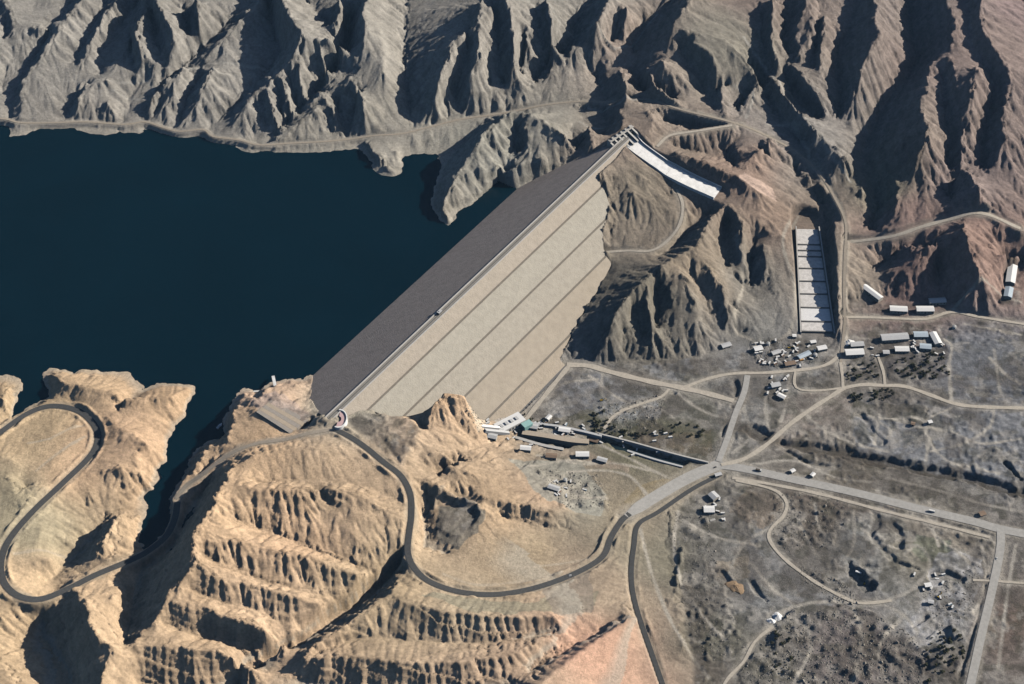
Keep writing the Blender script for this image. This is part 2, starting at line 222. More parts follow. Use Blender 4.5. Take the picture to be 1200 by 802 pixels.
def spline(pts, step=6.0):
    p = np.array(pts, float); n = len(p); out = []
    pe = np.vstack([2 * p[0] - p[1], p, 2 * p[-1] - p[-2]])
    for i in range(n - 1):
        a, b, c, d = pe[i], pe[i + 1], pe[i + 2], pe[i + 3]
        m = max(2, int(np.linalg.norm(c - b) / step))
        t = np.linspace(0, 1, m, endpoint=False)[:, None]
        out.append(0.5 * ((2 * b) + (-a + c) * t + (2 * a - 5 * b + 4 * c - d) * t ** 2 + (-a + 3 * b - 3 * c + d) * t ** 3))
    out.append(p[-1:]); return np.vstack(out)
road_lines = []
for nm, lab, hw, surf, pts in ROADS:
    w = np.array([P(*q) for q in pts]); road_lines.append(spline(w))

# ---------------------------------------------------------------- flat zones (polygon, z)
def poly(pts, z): return np.array([P(x, y, z)[:2] for x, y in pts])
FLATS = [
 (poly([(614,492),(658,430),(850,418),(880,400),(905,398),(925,396),(990,396),(1030,378),(1100,378),(1200,372),(1450,400),(1450,900),(830,900),(815,800),(800,700),(780,640),(800,585),(850,560),(820,548),(760,530),(700,512),(640,503)], -30), -30.0),
 (poly([(404,493),(436,483),(478,489),(494,500),(470,545),(452,530),(430,514)], 46), 46.0),
 (poly([(298,483),(339,510),(368,489),(322,464)], 42), 40.8),
 (poly([(514,590),(545,579),(562,590),(561,610),(538,629),(516,622)], 12), 11.0),
 (poly([(985,355),(1010,352),(1040,356),(1110,356),(1118,372),(1040,372),(1000,368)], -28), -29.0),
 (poly([(1176,305),(1196,305),(1196,358),(1174,358)], -24), -24.0),
]
def inside(X, Y, pg):
    r = np.zeros(X.shape, bool); n = len(pg)
    for i in range(n):
        x1, y1 = pg[i]; x2, y2 = pg[(i + 1) % n]
        c = ((y1 > Y) != (y2 > Y))
        if abs(y2 - y1) < 1e-9: continue
        r ^= c & (X < (x2 - x1) * (Y - y1) / (y2 - y1) + x1)
    return r

# ---------------------------------------------------------------- height field, coarse: membrane through the survey lines
X0, X1, Y0, Y1 = -1060.0, 1140.0, 1380.0, 3100.0
def solve(cell, init=None, iters=200):
    nx = int(round((X1 - X0) / cell)) + 1; ny = int(round((Y1 - Y0) / cell)) + 1
    acc = np.zeros((ny, nx)); cnt = np.zeros((ny, nx))
    def put(a):
        ix = np.round((a[:, 0] - X0) / cell).astype(int); iy = np.round((a[:, 1] - Y0) / cell).astype(int)
        ok = (ix >= 0) & (iy >= 0) & (ix < nx) & (iy < ny)
        np.add.at(acc, (iy[ok], ix[ok]), a[ok, 2]); np.add.at(cnt, (iy[ok], ix[ok]), 1)
    for l in L:
        a = np.array(l, float); o = []
        for i in range(len(a) - 1):
            m = max(2, int(np.linalg.norm(a[i + 1] - a[i]) / (cell * 0.5))); t = np.linspace(0, 1, m)[:, None]
            o.append(a[i] * (1 - t) + a[i + 1] * t)
        put(np.vstack(o))
    for r in road_lines: put(r)
    for c in DAMLINES: put(c)
    gx, gy = np.meshgrid(X0 + np.arange(nx) * cell, Y0 + np.arange(ny) * cell)
    for pg, z in FLATS:
        m = inside(gx, gy, pg) & (cnt == 0); acc[m] = z; cnt[m] = 1
    fixed = cnt > 0; val = np.where(fixed, acc / np.maximum(cnt, 1), 0)
    if init is None: h = np.full((ny, nx), float(val[fixed].mean()))
    else:
        jy = np.linspace(0, init.shape[0] - 1, ny); jx = np.linspace(0, init.shape[1] - 1, nx)
        h = bil(init, jx[None, :].repeat(ny, 0), jy[:, None].repeat(nx, 1))
    h[fixed] = val[fixed]
    for _ in range(iters):
        p = np.pad(h, 1, mode='edge')
        q = 0.25 * (p[:-2, 1:-1] + p[2:, 1:-1] + p[1:-1, :-2] + p[1:-1, 2:])
        h = np.where(fixed, val, h + 1.0 * (q - h))
    return h
def bil(a, fx, fy):
    fx = np.clip(fx, 0, a.shape[1] - 1.001); fy = np.clip(fy, 0, a.shape[0] - 1.001)
    ix = fx.astype(int); iy = fy.astype(int); tx = fx - ix; ty = fy - iy
    return (a[iy, ix] * (1 - tx) + a[iy, ix + 1] * tx) * (1 - ty) + (a[iy + 1, ix] * (1 - tx) + a[iy + 1, ix + 1] * tx) * ty
def densify(cv, off, dz):
    o = []
    for i in range(len(cv) - 1):
        a = np.array(cv[i]); b = np.array(cv[i + 1]); m = max(2, int(np.linalg.norm(b[:2] - a[:2]) / 3))
        for t in np.linspace(0, 1, m, endpoint=False):
            s, u, z = a + (b - a) * t; x, y = dam_xy(s + off, u); o.append((x, y, float(dam_z(u)) + dz))
    return np.array(o)
DAMLINES = [densify(nearc, -3.5, 0.6), densify(farc, 3.5, 0.6)]
h = None
for cell, it in ((64, 300), (32, 200), (16, 160), (8, 140), (4, 110)):
    h = solve(cell, h, it)
def blur(a, n):
    for _ in range(n):
        p = np.pad(a, 1, mode='edge'); a = (p[:-2, 1:-1] + p[2:, 1:-1] + p[1:-1, :-2] + p[1:-1, 2:] + 4 * a) / 8
    return a
bx4, by4 = np.meshgrid(X0 + np.arange(h.shape[1]) * 4.0, Y0 + np.arange(h.shape[0]) * 4.0)
calm = np.zeros(h.shape)
for pg, z in FLATS: calm = np.maximum(calm, inside(bx4, by4, pg).astype(float))
calm = blur(calm, 30); dry = blur((h > 1.5).astype(float), 4)
crisp = h + 0.20 * (h - blur(h, 260)) * np.clip(1 - 2 * calm, 0, 1) * np.clip(dry * 2 - 1, 0, 1)
nearw4 = np.clip((2150 - by4) / 350, 0, 1)
crisp = h + (crisp - h) * (1 - .55 * nearw4)
base4 = np.where(h > 1, np.maximum(crisp, 1), h)
base4 = np.where(bx4 > P(760, 400, -20)[0] - 0 * bx4, np.where(dry < 2, np.where(h < 1, h, base4), base4), base4)

# fine grid, spacing growing with distance
xs = np.arange(X0, X1 + 0.1, 1.8)
ys = [Y0]
while ys[-1] < Y1: ys.append(ys[-1] + 1.45 + 0.95 * (ys[-1] - Y0) / (Y1 - Y0))
ys = np.array(ys); NX, NY = len(xs), len(ys)
GX, GY = np.meshgrid(xs, ys)
H = bil(base4, (GX - X0) / 4.0, (GY - Y0) / 4.0)
for _ in range(1):
    p = np.pad(H, 1, mode='edge'); H = (p[:-2, 1:-1] + p[2:, 1:-1] + p[1:-1, :-2] + p[1:-1, 2:] + 2 * H) / 6

# smooth value noise helper
def vnoise(X, Y, scale, seed):
    r = np.random.default_rng(seed); g = r.random((256, 256))
    fx = X / scale; fy = Y / scale; ix = np.floor(fx).astype(int); iy = np.floor(fy).astype(int)
    tx = fx - ix; ty = fy - iy; tx = tx * tx * (3 - 2 * tx); ty = ty * ty * (3 - 2 * ty)
    a = g[iy % 256, ix % 256]; b = g[iy % 256, (ix + 1) % 256]; c = g[(iy + 1) % 256, ix % 256]; d = g[(iy + 1) % 256, (ix + 1) % 256]
    return (a * (1 - tx) + b * tx) * (1 - ty) + (c * (1 - tx) + d * tx) * ty
def fbm(X, Y, scale, seed, octs=4, gain=0.5):
    o = 0; a = 1; t = 0
    for i in range(octs): o = o + a * vnoise(X, Y, scale / 2 ** i, seed + i); t += a; a *= gain
    return o / t
def dist_to(lines, X, Y, reach):
    """distance to polylines and elevation there, on the fine grid, within reach"""
    D = np.full(X.shape, 1e9); Z = np.zeros(X.shape)
    for l in lines:
        for i in range(len(l) - 1):
            a = l[i]; b = l[i + 1]
            xa, xb = min(a[0], b[0]) - reach, max(a[0], b[0]) + reach; ya, yb = min(a[1], b[1]) - reach, max(a[1], b[1]) + reach
            i0 = np.searchsorted(xs, xa); i1 = np.searchsorted(xs, xb); j0 = np.searchsorted(ys, ya); j1 = np.searchsorted(ys, yb)
            if i0 >= i1 or j0 >= j1: continue
            x = X[j0:j1, i0:i1]; y = Y[j0:j1, i0:i1]; ex, ey = b[0] - a[0], b[1] - a[1]
            t = np.clip(((x - a[0]) * ex + (y - a[1]) * ey) / (ex * ex + ey * ey + 1e-9), 0, 1)
            d = np.hypot(x - a[0] - t * ex, y - a[1] - t * ey); z = a[2] + t * (b[2] - a[2])
            sub = D[j0:j1, i0:i1]; m = d < sub; sub[m] = d[m]; Z[j0:j1, i0:i1][m] = z[m]
    return D, Z

# masks
flat = np.zeros(H.shape)
for pg, z in FLATS: flat = np.maximum(flat, inside(GX, GY, pg).astype(float))
for _ in range(6):
    p = np.pad(flat, 1, mode='edge'); flat = 0.2 * (p[:-2, 1:-1] + p[2:, 1:-1] + p[1:-1, :-2] + p[1:-1, 2:] + flat)
SS, UU = dam_su(GX, GY)
on = (UU > -150) & (UU < 166) & (SS > s_near(UU)) & (SS < s_far(UU))
near_w = np.clip((2150 - GY) / 350, 0, 1)            # cliffs of the near bank are cut deeper than the far hills

# gullies that follow the slope (each octave reads the slope left by the one before)
def gullies(H, lam, amp, seed, sharp):
    gy_, gx_ = np.gradient(H, ys, xs)
    mag = np.hypot(gx_, gy_) + 1e-6
    gys = gy_.copy(); gxs = gx_.copy()
    for _ in range(int(lam / 4) + 2):
        p = np.pad(gxs, 1, mode='edge'); gxs = 0.25 * (p[:-2, 1:-1] + p[2:, 1:-1] + p[1:-1, :-2] + p[1:-1, 2:])
        p = np.pad(gys, 1, mode='edge'); gys = 0.25 * (p[:-2, 1:-1] + p[2:, 1:-1] + p[1:-1, :-2] + p[1:-1, 2:])
    ms = np.hypot(gxs, gys) + 1e-6; dx = -gys / ms; dy = gxs / ms
    ck = 2.3 if lam < 20 else 1.4; fx = GX / (lam * ck); fy = GY / (lam * ck); ix = np.floor(fx).astype(int); iy = np.floor(fy).astype(int); fx = fx - ix; fy = fy - iy
    r = np.random.default_rng(seed); jx = r.random((512, 512)) * 0.6 + 0.2; jy = r.random((512, 512)) * 0.6 + 0.2
    vc = np.zeros(H.shape); wt = np.zeros(H.shape)
    for j in (-1, 0, 1):
        for i in (-1, 0, 1):
            ax = jx[(iy + j) % 512, (ix + i) % 512]; ay = jy[(iy + j) % 512, (ix + i) % 512]
            px = fx - i - ax; py = fy - j - ay; d = px * px + py * py; w = np.exp(-d * 2.2)
            vc += w * np.cos(6.2832 * (px * dx + py * dy) * 1.1 * ck + 6.2832 * ax); wt += w
    c = vc / wt
    c = np.clip(c * 1.5, -1, 1)
    c = (1 - 2 * ((1 - c) / 2) ** (1 + 2.2 * sharp)) if sharp > .2 else np.arcsin(c) * .6366 * 1.15
    return H + amp * lam * np.clip(mag - 0.06, 0, 0.75) * c
rough = (1 - flat)
for pts_, z_, f_ in (([(748,722),(715,738),(680,762),(620,810),(600,840),(800,840),(772,760)], 0, .12), ([(492,655),(560,640),(680,640),(690,668),(600,695),(510,688)], 8, .35), ([(500,700),(650,698),(640,720),(520,712)], 20, .4),
                     ([(50,430),(225,445),(215,500),(190,545),(120,500),(60,470)], 20, .6), ([(420,30),(465,30),(470,100),(480,155),(430,158),(428,100)], 50, .45), ([(20,480),(100,490),(100,520),(50,580),(0,560)], 30, .55), ([(10,615),(60,610),(80,650),(40,700),(8,690)], 36, .4), ([(830,70),(880,80),(860,130),(820,130)], 50, .5)):
    m_ = inside(GX, GY, poly(pts_, z_)).astype(float) * (1 - f_)
    jj, ii = np.where(m_ > 0)
    if len(jj):
        a_, b_, c_i, d_i = max(jj.min() - 12, 0), jj.max() + 12, max(ii.min() - 12, 0), ii.max() + 12; w_ = m_[a_:b_, c_i:d_i]
        for _ in range(12):
            p = np.pad(w_, 1, mode='edge'); w_ = 0.2 * (p[:-2, 1:-1] + p[2:, 1:-1] + p[1:-1, :-2] + p[1:-1, 2:] + w_)
        rough[a_:b_, c_i:d_i] *= 1 - w_
for lam, a, sh in ((60, 0.055, 0.0), (30, 0.10, 0.0), (14, 0.155, 0.6), (7, 0.085, 0.4)):
    k = rough * np.clip(np.abs(H) / (7 - 4 * near_w), .12 + .3 * near_w, 1) * (a * (0.95 + (0.28 if 10 < lam < 20 else -.1) * near_w + (.55 * (1 - near_w) if lam == 30 else 0))) * (0.45 + 1.0 * fbm(GX, GY, 170, int(lam) + 3, 2))
    H = gullies(H, lam, k, int(lam * 10), sh)
H += rough * (fbm(GX, GY, 26, 50, 4) - 0.5) * (0.8 + 1.3 * near_w)
H += (fbm(GX, GY, 7, 60, 3) - 0.5) * (0.25 + 0.5 * rough)
scrub = flat * np.clip((fbm(GX, GY, 55, 65, 3) - 0.44) * 6, 0, 1)
H += scrub * np.clip(vnoise(GX, GY, 6, 66) - 0.45, 0, 1) * 4.2
H += flat * (fbm(GX, GY, 34, 67, 3) - 0.5) * 3.0

# dipping rock strata stand out as small ledges on the steeper slopes
STRAT = H + 0.22 * GX - 0.16 * GY + 14 * (fbm(GX, GY, 120, 71, 3) - .5)
gy0, gx0 = np.gradient(H, ys, xs); steep = np.clip(np.hypot(gx0, gy0) - 0.15, 0, 0.8)
ph1 = STRAT / 7.0; ph1 = ph1 - np.floor(ph1); ph2 = STRAT / 17.0; ph2 = ph2 - np.floor(ph2)
H += rough * steep * (0.55 + 0.8 * near_w) * ((ph1 - .5) * 1.6 + (ph2 - .5) * 2.2)
# ground works on the valley floor: heaps, pits, cuts (polygon, amplitude, size)
HEAPS = [([(905,580),(985,575),(1000,600),(975,640),(925,650),(905,625)],2.2,7),([(930,660),(985,680),(1010,705),(990,712),(940,680)],3.0,9),
 ([(900,745),(925,718),(1000,712),(1060,735),(1085,770),(1075,810),(880,810),(865,790)],4.2,9),([(1085,745),(1120,735),(1140,760),(1115,800),(1075,805)],5.0,12),
 ([(780,690),(850,700),(880,760),(830,780),(795,740)],2.2,6),([(780,600),(830,605),(830,690),(790,690)],4.0,13),([(1000,420),(1110,405),(1120,440),(1060,450),(1000,440)],1.6,8),
 ([(700,478),(780,462),(770,500),(720,510)],2.0,7),([(990,455),(1090,470),(1080,500),(1010,490)],1.5,10),([(1010,490),(1090,500),(1120,560),(1020,545)],1.2,8),
 ([(630,560),(700,560),(715,600),(660,610)],3.0,10),([(880,400),(925,400),(950,425),(890,432)],2.0,9),([(1100,480),(1196,485),(1196,560),(1110,560)],1.0,9),([(1050,610),(1160,640),(1150,700),(1060,680)],1.8,13)]
for pg, am, sz in HEAPS:
    g = poly(pg, -30); bx = g.min(0) - 20; tx = g.max(0) + 20
    i0, i1 = np.searchsorted(xs, (bx[0], tx[0])); j0, j1 = np.searchsorted(ys, (bx[1], tx[1]))
    sx = GX[j0:j1, i0:i1]; sy = GY[j0:j1, i0:i1]
    m = inside(sx + 14 * (vnoise(sx, sy, 24, 5) - .5), sy + 14 * (vnoise(sx, sy, 24, 6) - .5), g)
    n1 = vnoise(sx, sy, sz, int(sz) + 70); n2 = vnoise(sx, sy, sz * 3.1, 80)
    H[j0:j1, i0:i1] += m * am * (np.clip(n1 - 0.35, 0, 1) * 2.0) * (0.4 + n2)
NW1 = fbm(GX, GY, 20, 91, 4) - 0.5; NW2 = fbm(GX, GY, 9, 95, 3) - .5
def cut(pts, z, half, soft):
    global H
    l = spline(np.array([P(*p, z) for p in pts])); D, Z = dist_to([l], GX, GY, half + soft + 2)
    wob = 9 * NW1 + min(half * 1.6, 11) * NW2 + min(half, 8) * NW1 * 1.4
    w = np.clip(1 - (D + wob - half) / soft, 0, 1); H = H * (1 - w) + np.where(w > 0, Z, 0) * w
cut([(612,516),(640,520),(668,524),(700,519),(730,527),(775,540),(800,545)], -37, 4, 5)      # tailrace canal
cut([(880,508),(905,517),(925,524),(955,528),(985,533),(1015,542),(1045,546),(1090,556),(1130,562),(1175,575),(1240,590)], -37, 6, 6)
cut([(902,515),(925,532),(950,545),(980,548)], -34, 2, 4)
cut([(998,672),(1008,685),(1017,692)], -39, 8, 4); cut([(1022,598),(1027,612),(1020,628),(1032,642),(1045,655)], -32.6, 2.5, 4); cut([(1046,618),(1055,628),(1052,640)], -33, 3.5, 4)
cut([(1010,665),(1030,668),(1050,662),(1075,668)], -33, 2, 3); cut([(1092,678),(1106,676),(1126,682)], -34, 4, 3); cut([(1070,735),(1085,725)], -34, 3, 3)
cut([(838,670),(846,676),(854,684)], -33.5, 3, 4); cut([(880,684),(886,694),(898,706)], -33, 2.5, 3); cut([(1176,635),(1160,680),(1148,720),(1138,750),(1122,800)], -33, 2, 3)
cut([(870,560),(930,573),(1000,589),(1080,610),(1150,625)], -33, 2.5, 3)
cut([(862,450),(864,470),(848,512)], -34, 3, 3); cut([(705,428),(730,441),(760,451),(790,461)], -33, 1.5, 2.5); 
cut([(1138,463),(1200,466)], -33, 4, 4); cut([(1176,545),(1196,565)], -36, 3, 2); cut([(1010,488),(1020,505),(1030,520)], -33, 5, 5)
cut([(352,505),(366,496),(380,491)], 33, 4, 3)
cut([(474,668),(460,676),(445,692),(412,717),(380,737),(350,759),(312,777)], -16, 3.5, 4)
# spillway chute and apron trenches
CH = [(735,161,49),(745,172,46),(761,184,42),(785,200,36),(812,214,30),(830,222,27),(841,227,25)]
def trench(ptsz, half, soft):
    global H
    l = spline(np.array([P(*p) for p in ptsz])); D, Z = dist_to([l], GX, GY, half + soft + 2)
    w = np.clip(1 - (D - half) / soft, 0, 1); H = H * (1 - w) + np.where(w > 0, Z - 1.6, 0) * w
trench(CH, 15.5, 4)
AP = [(946,268,-17),(949,300,-21),(953,345,-26),(957,391,-30)]
trench([(945,262,-17)] + AP[1:] + [(958,394,-30)], 25, 4)
# banks thrown up beside the mountain roads
for (nm, lab, hw, surf, pts), l in zip(ROADS, road_lines):
    if nm in ('mountain_road', 'hairpin_road', 'old_road', 'main_road', 'lower_road'):
        D, Z = dist_to([l], GX, GY, 30)
        H += (3.6 if nm[0] in 'mh' and nm != 'main_road' else 1.5) * np.exp(-((D - hw - 5.5) / 2.6) ** 2) * np.clip(.25 + 2.6 * NW1 + 1.6 * NW2 + .3, 0, 1.3)
# road benches
for (nm, lab, hw, surf, pts), l in zip(ROADS, road_lines):
    D, Z = dist_to([l], GX, GY, hw * 2.4 + 10)
    w = np.clip(1 - (D - hw - 1.2) / (hw * 0.6 + 1.5), 0, 1); w = w * w * (3 - 2 * w)
    H = H * (1 - w) + np.where(w > 0, Z - 0.35, 0) * w
# keep the ground below the dam body and above the water on the shores
H = np.where(on, np.minimum(H, dam_z(UU) - 2.5), H)

def height(x, y):
    """ground elevation at a world point"""
    fx = (x - X0) / (xs[1] - xs[0]); j = int(np.clip(np.searchsorted(ys, y) - 1, 0, NY - 2)); i = int(np.clip(fx, 0, NX - 2))
    t = min(max(fx - i, 0), 1); v = min(max((y - ys[j]) / (ys[j + 1] - ys[j]), 0), 1)
    return float((H[j, i] * (1 - t) + H[j, i + 1] * t) * (1 - v) + (H[j + 1, i] * (1 - t) + H[j + 1, i + 1] * t) * v)

# ---------------------------------------------------------------- ground colour by place (rock and soil, never light)
TP = [(40,60,.335,.315,.285),(200,60,.325,.305,.275),(300,120,.335,.315,.285),(450,90,.375,.35,.31),(550,80,.34,.315,.28),(420,180,.36,.335,.29),(560,190,.36,.345,.30),(660,60,.31,.29,.26),(640,170,.33,.31,.27),
(760,100,.33,.27,.23),(850,100,.27,.25,.21),(900,40,.29,.23,.20),(980,60,.29,.24,.21),(1040,60,.26,.22,.20),(1110,120,.305,.24,.215),(1180,60,.30,.23,.22),(1130,250,.295,.235,.215),(1150,310,.34,.235,.195),(1060,330,.25,.175,.155),(1050,270,.32,.23,.20),
(930,190,.30,.28,.26),(860,230,.34,.25,.20),(900,280,.36,.27,.21),(830,340,.30,.245,.185),(740,370,.20,.18,.145),(750,250,.27,.23,.18),(730,210,.30,.24,.195),(880,340,.24,.22,.19),(890,380,.25,.24,.22),
(1020,240,.24,.22,.17),(990,320,.32,.27,.22),
(100,450,0.531,0.385,0.248),(200,480,0.531,0.374,0.238),(50,520,0.497,0.374,0.238),(150,550,0.520,0.363,0.238),(40,640,0.384,0.330,0.227),(120,720,0.542,0.396,0.259),(20,740,0.520,0.385,0.248),(300,560,0.542,0.385,0.248),(250,650,0.542,0.385,0.248),(350,650,0.520,0.363,0.238),
(400,600,0.475,0.352,0.238),(320,480,0.565,0.407,0.292),(450,700,0.475,0.363,0.238),(550,720,0.429,0.341,0.238),(350,740,0.531,0.385,0.259),(600,770,0.497,0.363,0.259),(700,770,0.633,0.396,0.281),(520,500,0.565,0.396,0.259),(560,600,0.497,0.363,0.238),(620,660,0.407,0.319,0.216),(640,575,0.475,0.341,0.238),
(660,540,.26,.23,.18),(680,590,.26,.24,.19),(720,590,.30,.25,.18),(700,700,.38,.30,.22),(480,480,.36,.34,.28),(420,500,.36,.33,.27),
(700,450,.245,.245,.25),(780,480,.19,.18,.15),(740,500,.16,.15,.10),(900,420,.25,.25,.255),(880,480,.24,.235,.225),(950,500,.27,.235,.20),(960,470,.25,.235,.19),(1050,500,.20,.205,.22),(1150,430,.19,.195,.215),(1050,430,.17,.155,.14),(1150,520,.20,.205,.22),(1100,580,.20,.18,.15),(980,555,.23,.20,.155),
(780,640,.22,.20,.15),(820,640,.22,.205,.18),(880,680,.25,.25,.245),(860,640,.25,.24,.22),(950,610,.18,.15,.12),(1000,640,.24,.24,.23),(1100,650,.31,.28,.22),(1110,700,.36,.35,.34),(1090,720,.34,.34,.33),(1000,760,.19,.16,.15),(900,770,.20,.185,.16),(830,740,.165,.155,.12),(1110,770,.16,.14,.12),(1180,720,.19,.14,.11),(1190,640,.20,.18,.16)]
tp = np.array([P(a, b, 0 if b < 400 and a < 700 else -20)[:2] + (c, d, e) for a, b, c, d, e in TP])
q = 6
def tint_field(X, Y):
    wob = 60 * (vnoise(X, Y, 90, 31) - .5); wob2 = 60 * (vnoise(X, Y, 90, 32) - .5)
    num = np.zeros(X.shape + (3,)); den = np.zeros(X.shape)
    for t in tp:
        w = 1.0 / (((X + wob - t[0]) ** 2 + (Y * 1.0 + wob2 - t[1]) ** 2) + 400) ** 1.8
        num += w[..., None] * t[2:5]; den += w
    return num / den[..., None]
cy = np.arange(Y0, Y1 + 20, 8.0); cx = np.arange(X0, X1 + 20, 8.0); CX, CY = np.meshgrid(cx, cy)
tf = tint_field(CX, CY); T = np.stack([bil(tf[..., k], (GX - X0) / 8.0, (GY - Y0) / 8.0) for k in range(3)], -1)
PATCH = [([(600,496),(650,498),(700,512),(690,520),(620,508)],(.42,.38,.32)),([(610,520),(670,528),(740,545),(735,552),(650,540),(600,530)],(.33,.27,.21)),([(575,485),(600,480),(620,492),(600,500),(570,500)],(.50,.46,.41)),([(1000,488),(1085,490),(1130,485),(1200,482),(1200,565),(1100,556),(1000,532)],(.225,.23,.245)),([(1000,470),(1090,475),(1085,495),(1000,488)],(.15,.14,.115)),([(1030,425),(1108,408),(1112,440),(1060,448)],(.15,.135,.13)),([(770,465),(840,470),(850,500),(800,500)],(.20,.19,.16)),([(735,510),(830,505),(840,535),(760,528)],(.24,.19,.13)),([(1060,600),(1150,625),(1140,650),(1080,640)],(.27,.235,.19)),([(880,560),(1000,585),(1080,605),(1000,600),(900,580)],(.21,.17,.14)),([(658,432),(705,436),(708,455),(690,480),(650,490),(640,480)],(.215,.215,.225)),([(752,428),(810,420),(815,432),(800,444),(760,440)],(.25,.25,.255)),
 ([(835,660),(870,652),(905,650),(895,668),(865,680),(840,675)],(.42,.35,.26)),([(905,595),(870,640),(880,680),(930,705),(1000,712),(1020,706),(960,690),(925,662),(903,635)],(.245,.24,.235)),
 ([(1070,640),(1080,625),(1110,630),(1115,650),(1085,655)],(.27,.28,.20)),([(1100,650),(1155,655),(1150,690),(1120,735),(1075,760),(1060,735),(1090,700)],(.42,.41,.41)),
 ([(940,460),(985,458),(1000,470),(995,500),(930,520),(905,512)],(.29,.245,.21)),([(750,570),(785,560),(790,575),(760,590),(735,590)],(.27,.22,.14)),([(510,585),(545,578),(565,595),(560,615),(535,632),(515,625)],(.20,.185,.155)),
 ([(510,690),(600,698),(700,670),(690,700),(560,720),(500,700)],(.29,.26,.19)),([(690,480),(770,466),(770,490),(715,505)],(.36,.37,.38)),([(640,715),(650,690),(690,680),(692,730),(650,740)],(.25,.21,.17)),
 ([(600,550),(680,545),(710,580),(700,610),(640,600),(620,575)],(.30,.29,.25)),([(1110,395),(1200,400),(1200,470),(1130,465)],(.19,.195,.21)),([(870,240),(900,248),(905,262),(885,258),(865,248)],(.60,.45,.37)),
 ([(880,560),(925,590),(900,620),(860,600)],(.25,.20,.15)),([(560,490),(575,505),(560,530),(545,512)],(.60,.50,.38)),([(285,470),(320,458),(355,478),(370,500),(340,508)],(.52,.40,.33))]
for pg, col in PATCH:
    g = poly(pg, 30 if pg[0][0] < 560 and pg[0][1] > 400 else -28); bx = g.min(0) - 30; tx = g.max(0) + 30
    i0, i1 = np.searchsorted(xs, (bx[0], tx[0])); j0, j1 = np.searchsorted(ys, (bx[1], tx[1]))
    sx = GX[j0:j1, i0:i1]; sy = GY[j0:j1, i0:i1]
    m = inside(sx + 22 * (fbm(sx, sy, 30, 105, 3) - .5), sy + 22 * (fbm(sx, sy, 30, 106, 3) - .5), g)[..., None] * 0.85
    T[j0:j1, i0:i1] = T[j0:j1, i0:i1] * (1 - m) + np.array(col) * m
# mottling: strata, soil patches, pale talus, dark scrub patches on the floor
n_big = fbm(GX, GY, 60, 201, 4)[..., None]; n_f = fbm(GX, GY, 9, 211, 3)[..., None]
T *= 1 + 0.9 * (fbm(GX, GY, 5.5, 215, 2)[..., None] - .5) * flat[..., None]
T[..., :] *= (1 - 0.17 * flat - 0.10 * (GY > 2250) * (1 - flat))[..., None]
T *= 0.80 + 0.40 * n_big; T *= 0.78 + 0.44 * n_f
st = np.sin(6.283 * ph1) * .5 + np.sin(6.283 * ph2) + 1.2 * (vnoise(STRAT, STRAT * 0 + 3, 3.1, 77) - .5)
T *= (1 + 0.085 * st * np.clip(steep * 2, 0, 1) * rough)[..., None]
fl = flat[..., None]; sc = np.clip((fbm(GX, GY, 16, 221, 4)[..., None] - 0.52) * 9, 0, 1) * fl
T = T * (1 - 0.55 * sc) + np.array((.07, .065, .045)) * 0.55 * sc
pale = np.clip((fbm(GX, GY, 22, 231, 5, .65)[..., None] - 0.54) * 10, 0, 1) * fl
T = T * (1 - 0.5 * pale) + np.array((.36, .33, .29)) * 0.5 * pale
rim = np.clip(1 - (H - 0.3) / 4.5, 0, 1)[..., None] * (H > -3)[..., None] * (1 - fl) * ((UU < 0) | (SS < 0))[..., None]
T = T * (1 - 0.55 * rim) + np.array((.46, .42, .35)) * 0.55 * rim           # drawdown rim left by the lake
NF1 = fbm(GX, GY, 12, 501, 3) - .5; NF2 = vnoise(GX, GY, 28, 505)
def paint(pts, half, col, al, z=-30, seed=501):
    global T
    D, Z = dist_to([spline(np.array([P(a_, b_, z) for a_, b_ in pts]))], GX, GY, half * 3 + 8)
    w_ = (np.clip(1.4 - (D + half * 1.2 * np.roll(NF1, seed * 37, 0)) / half, 0, 1) * al * (0.55 + .8 * np.roll(NF2, seed * 53, 1)))[..., None]
    w_ = np.clip(w_, 0, 1); T = T * (1 - w_) + np.array(col) * w_
DUST = (.40, .36, .30)
for (nm, lab, hw, surf, pts), l in zip(ROADS, road_lines):
    D, Z = dist_to([l], GX, GY, hw * 3 + 12)
    w_ = (np.clip(1.6 - (D + 9 * NF1) / (hw + 3), 0, 1) * .62 * (0.4 + .9 * NF2))[..., None]; w_ = np.clip(w_, 0, 1)
    T = T * (1 - w_) + np.array(DUST if surf != 'asphalt' else (.36, .31, .24)) * w_
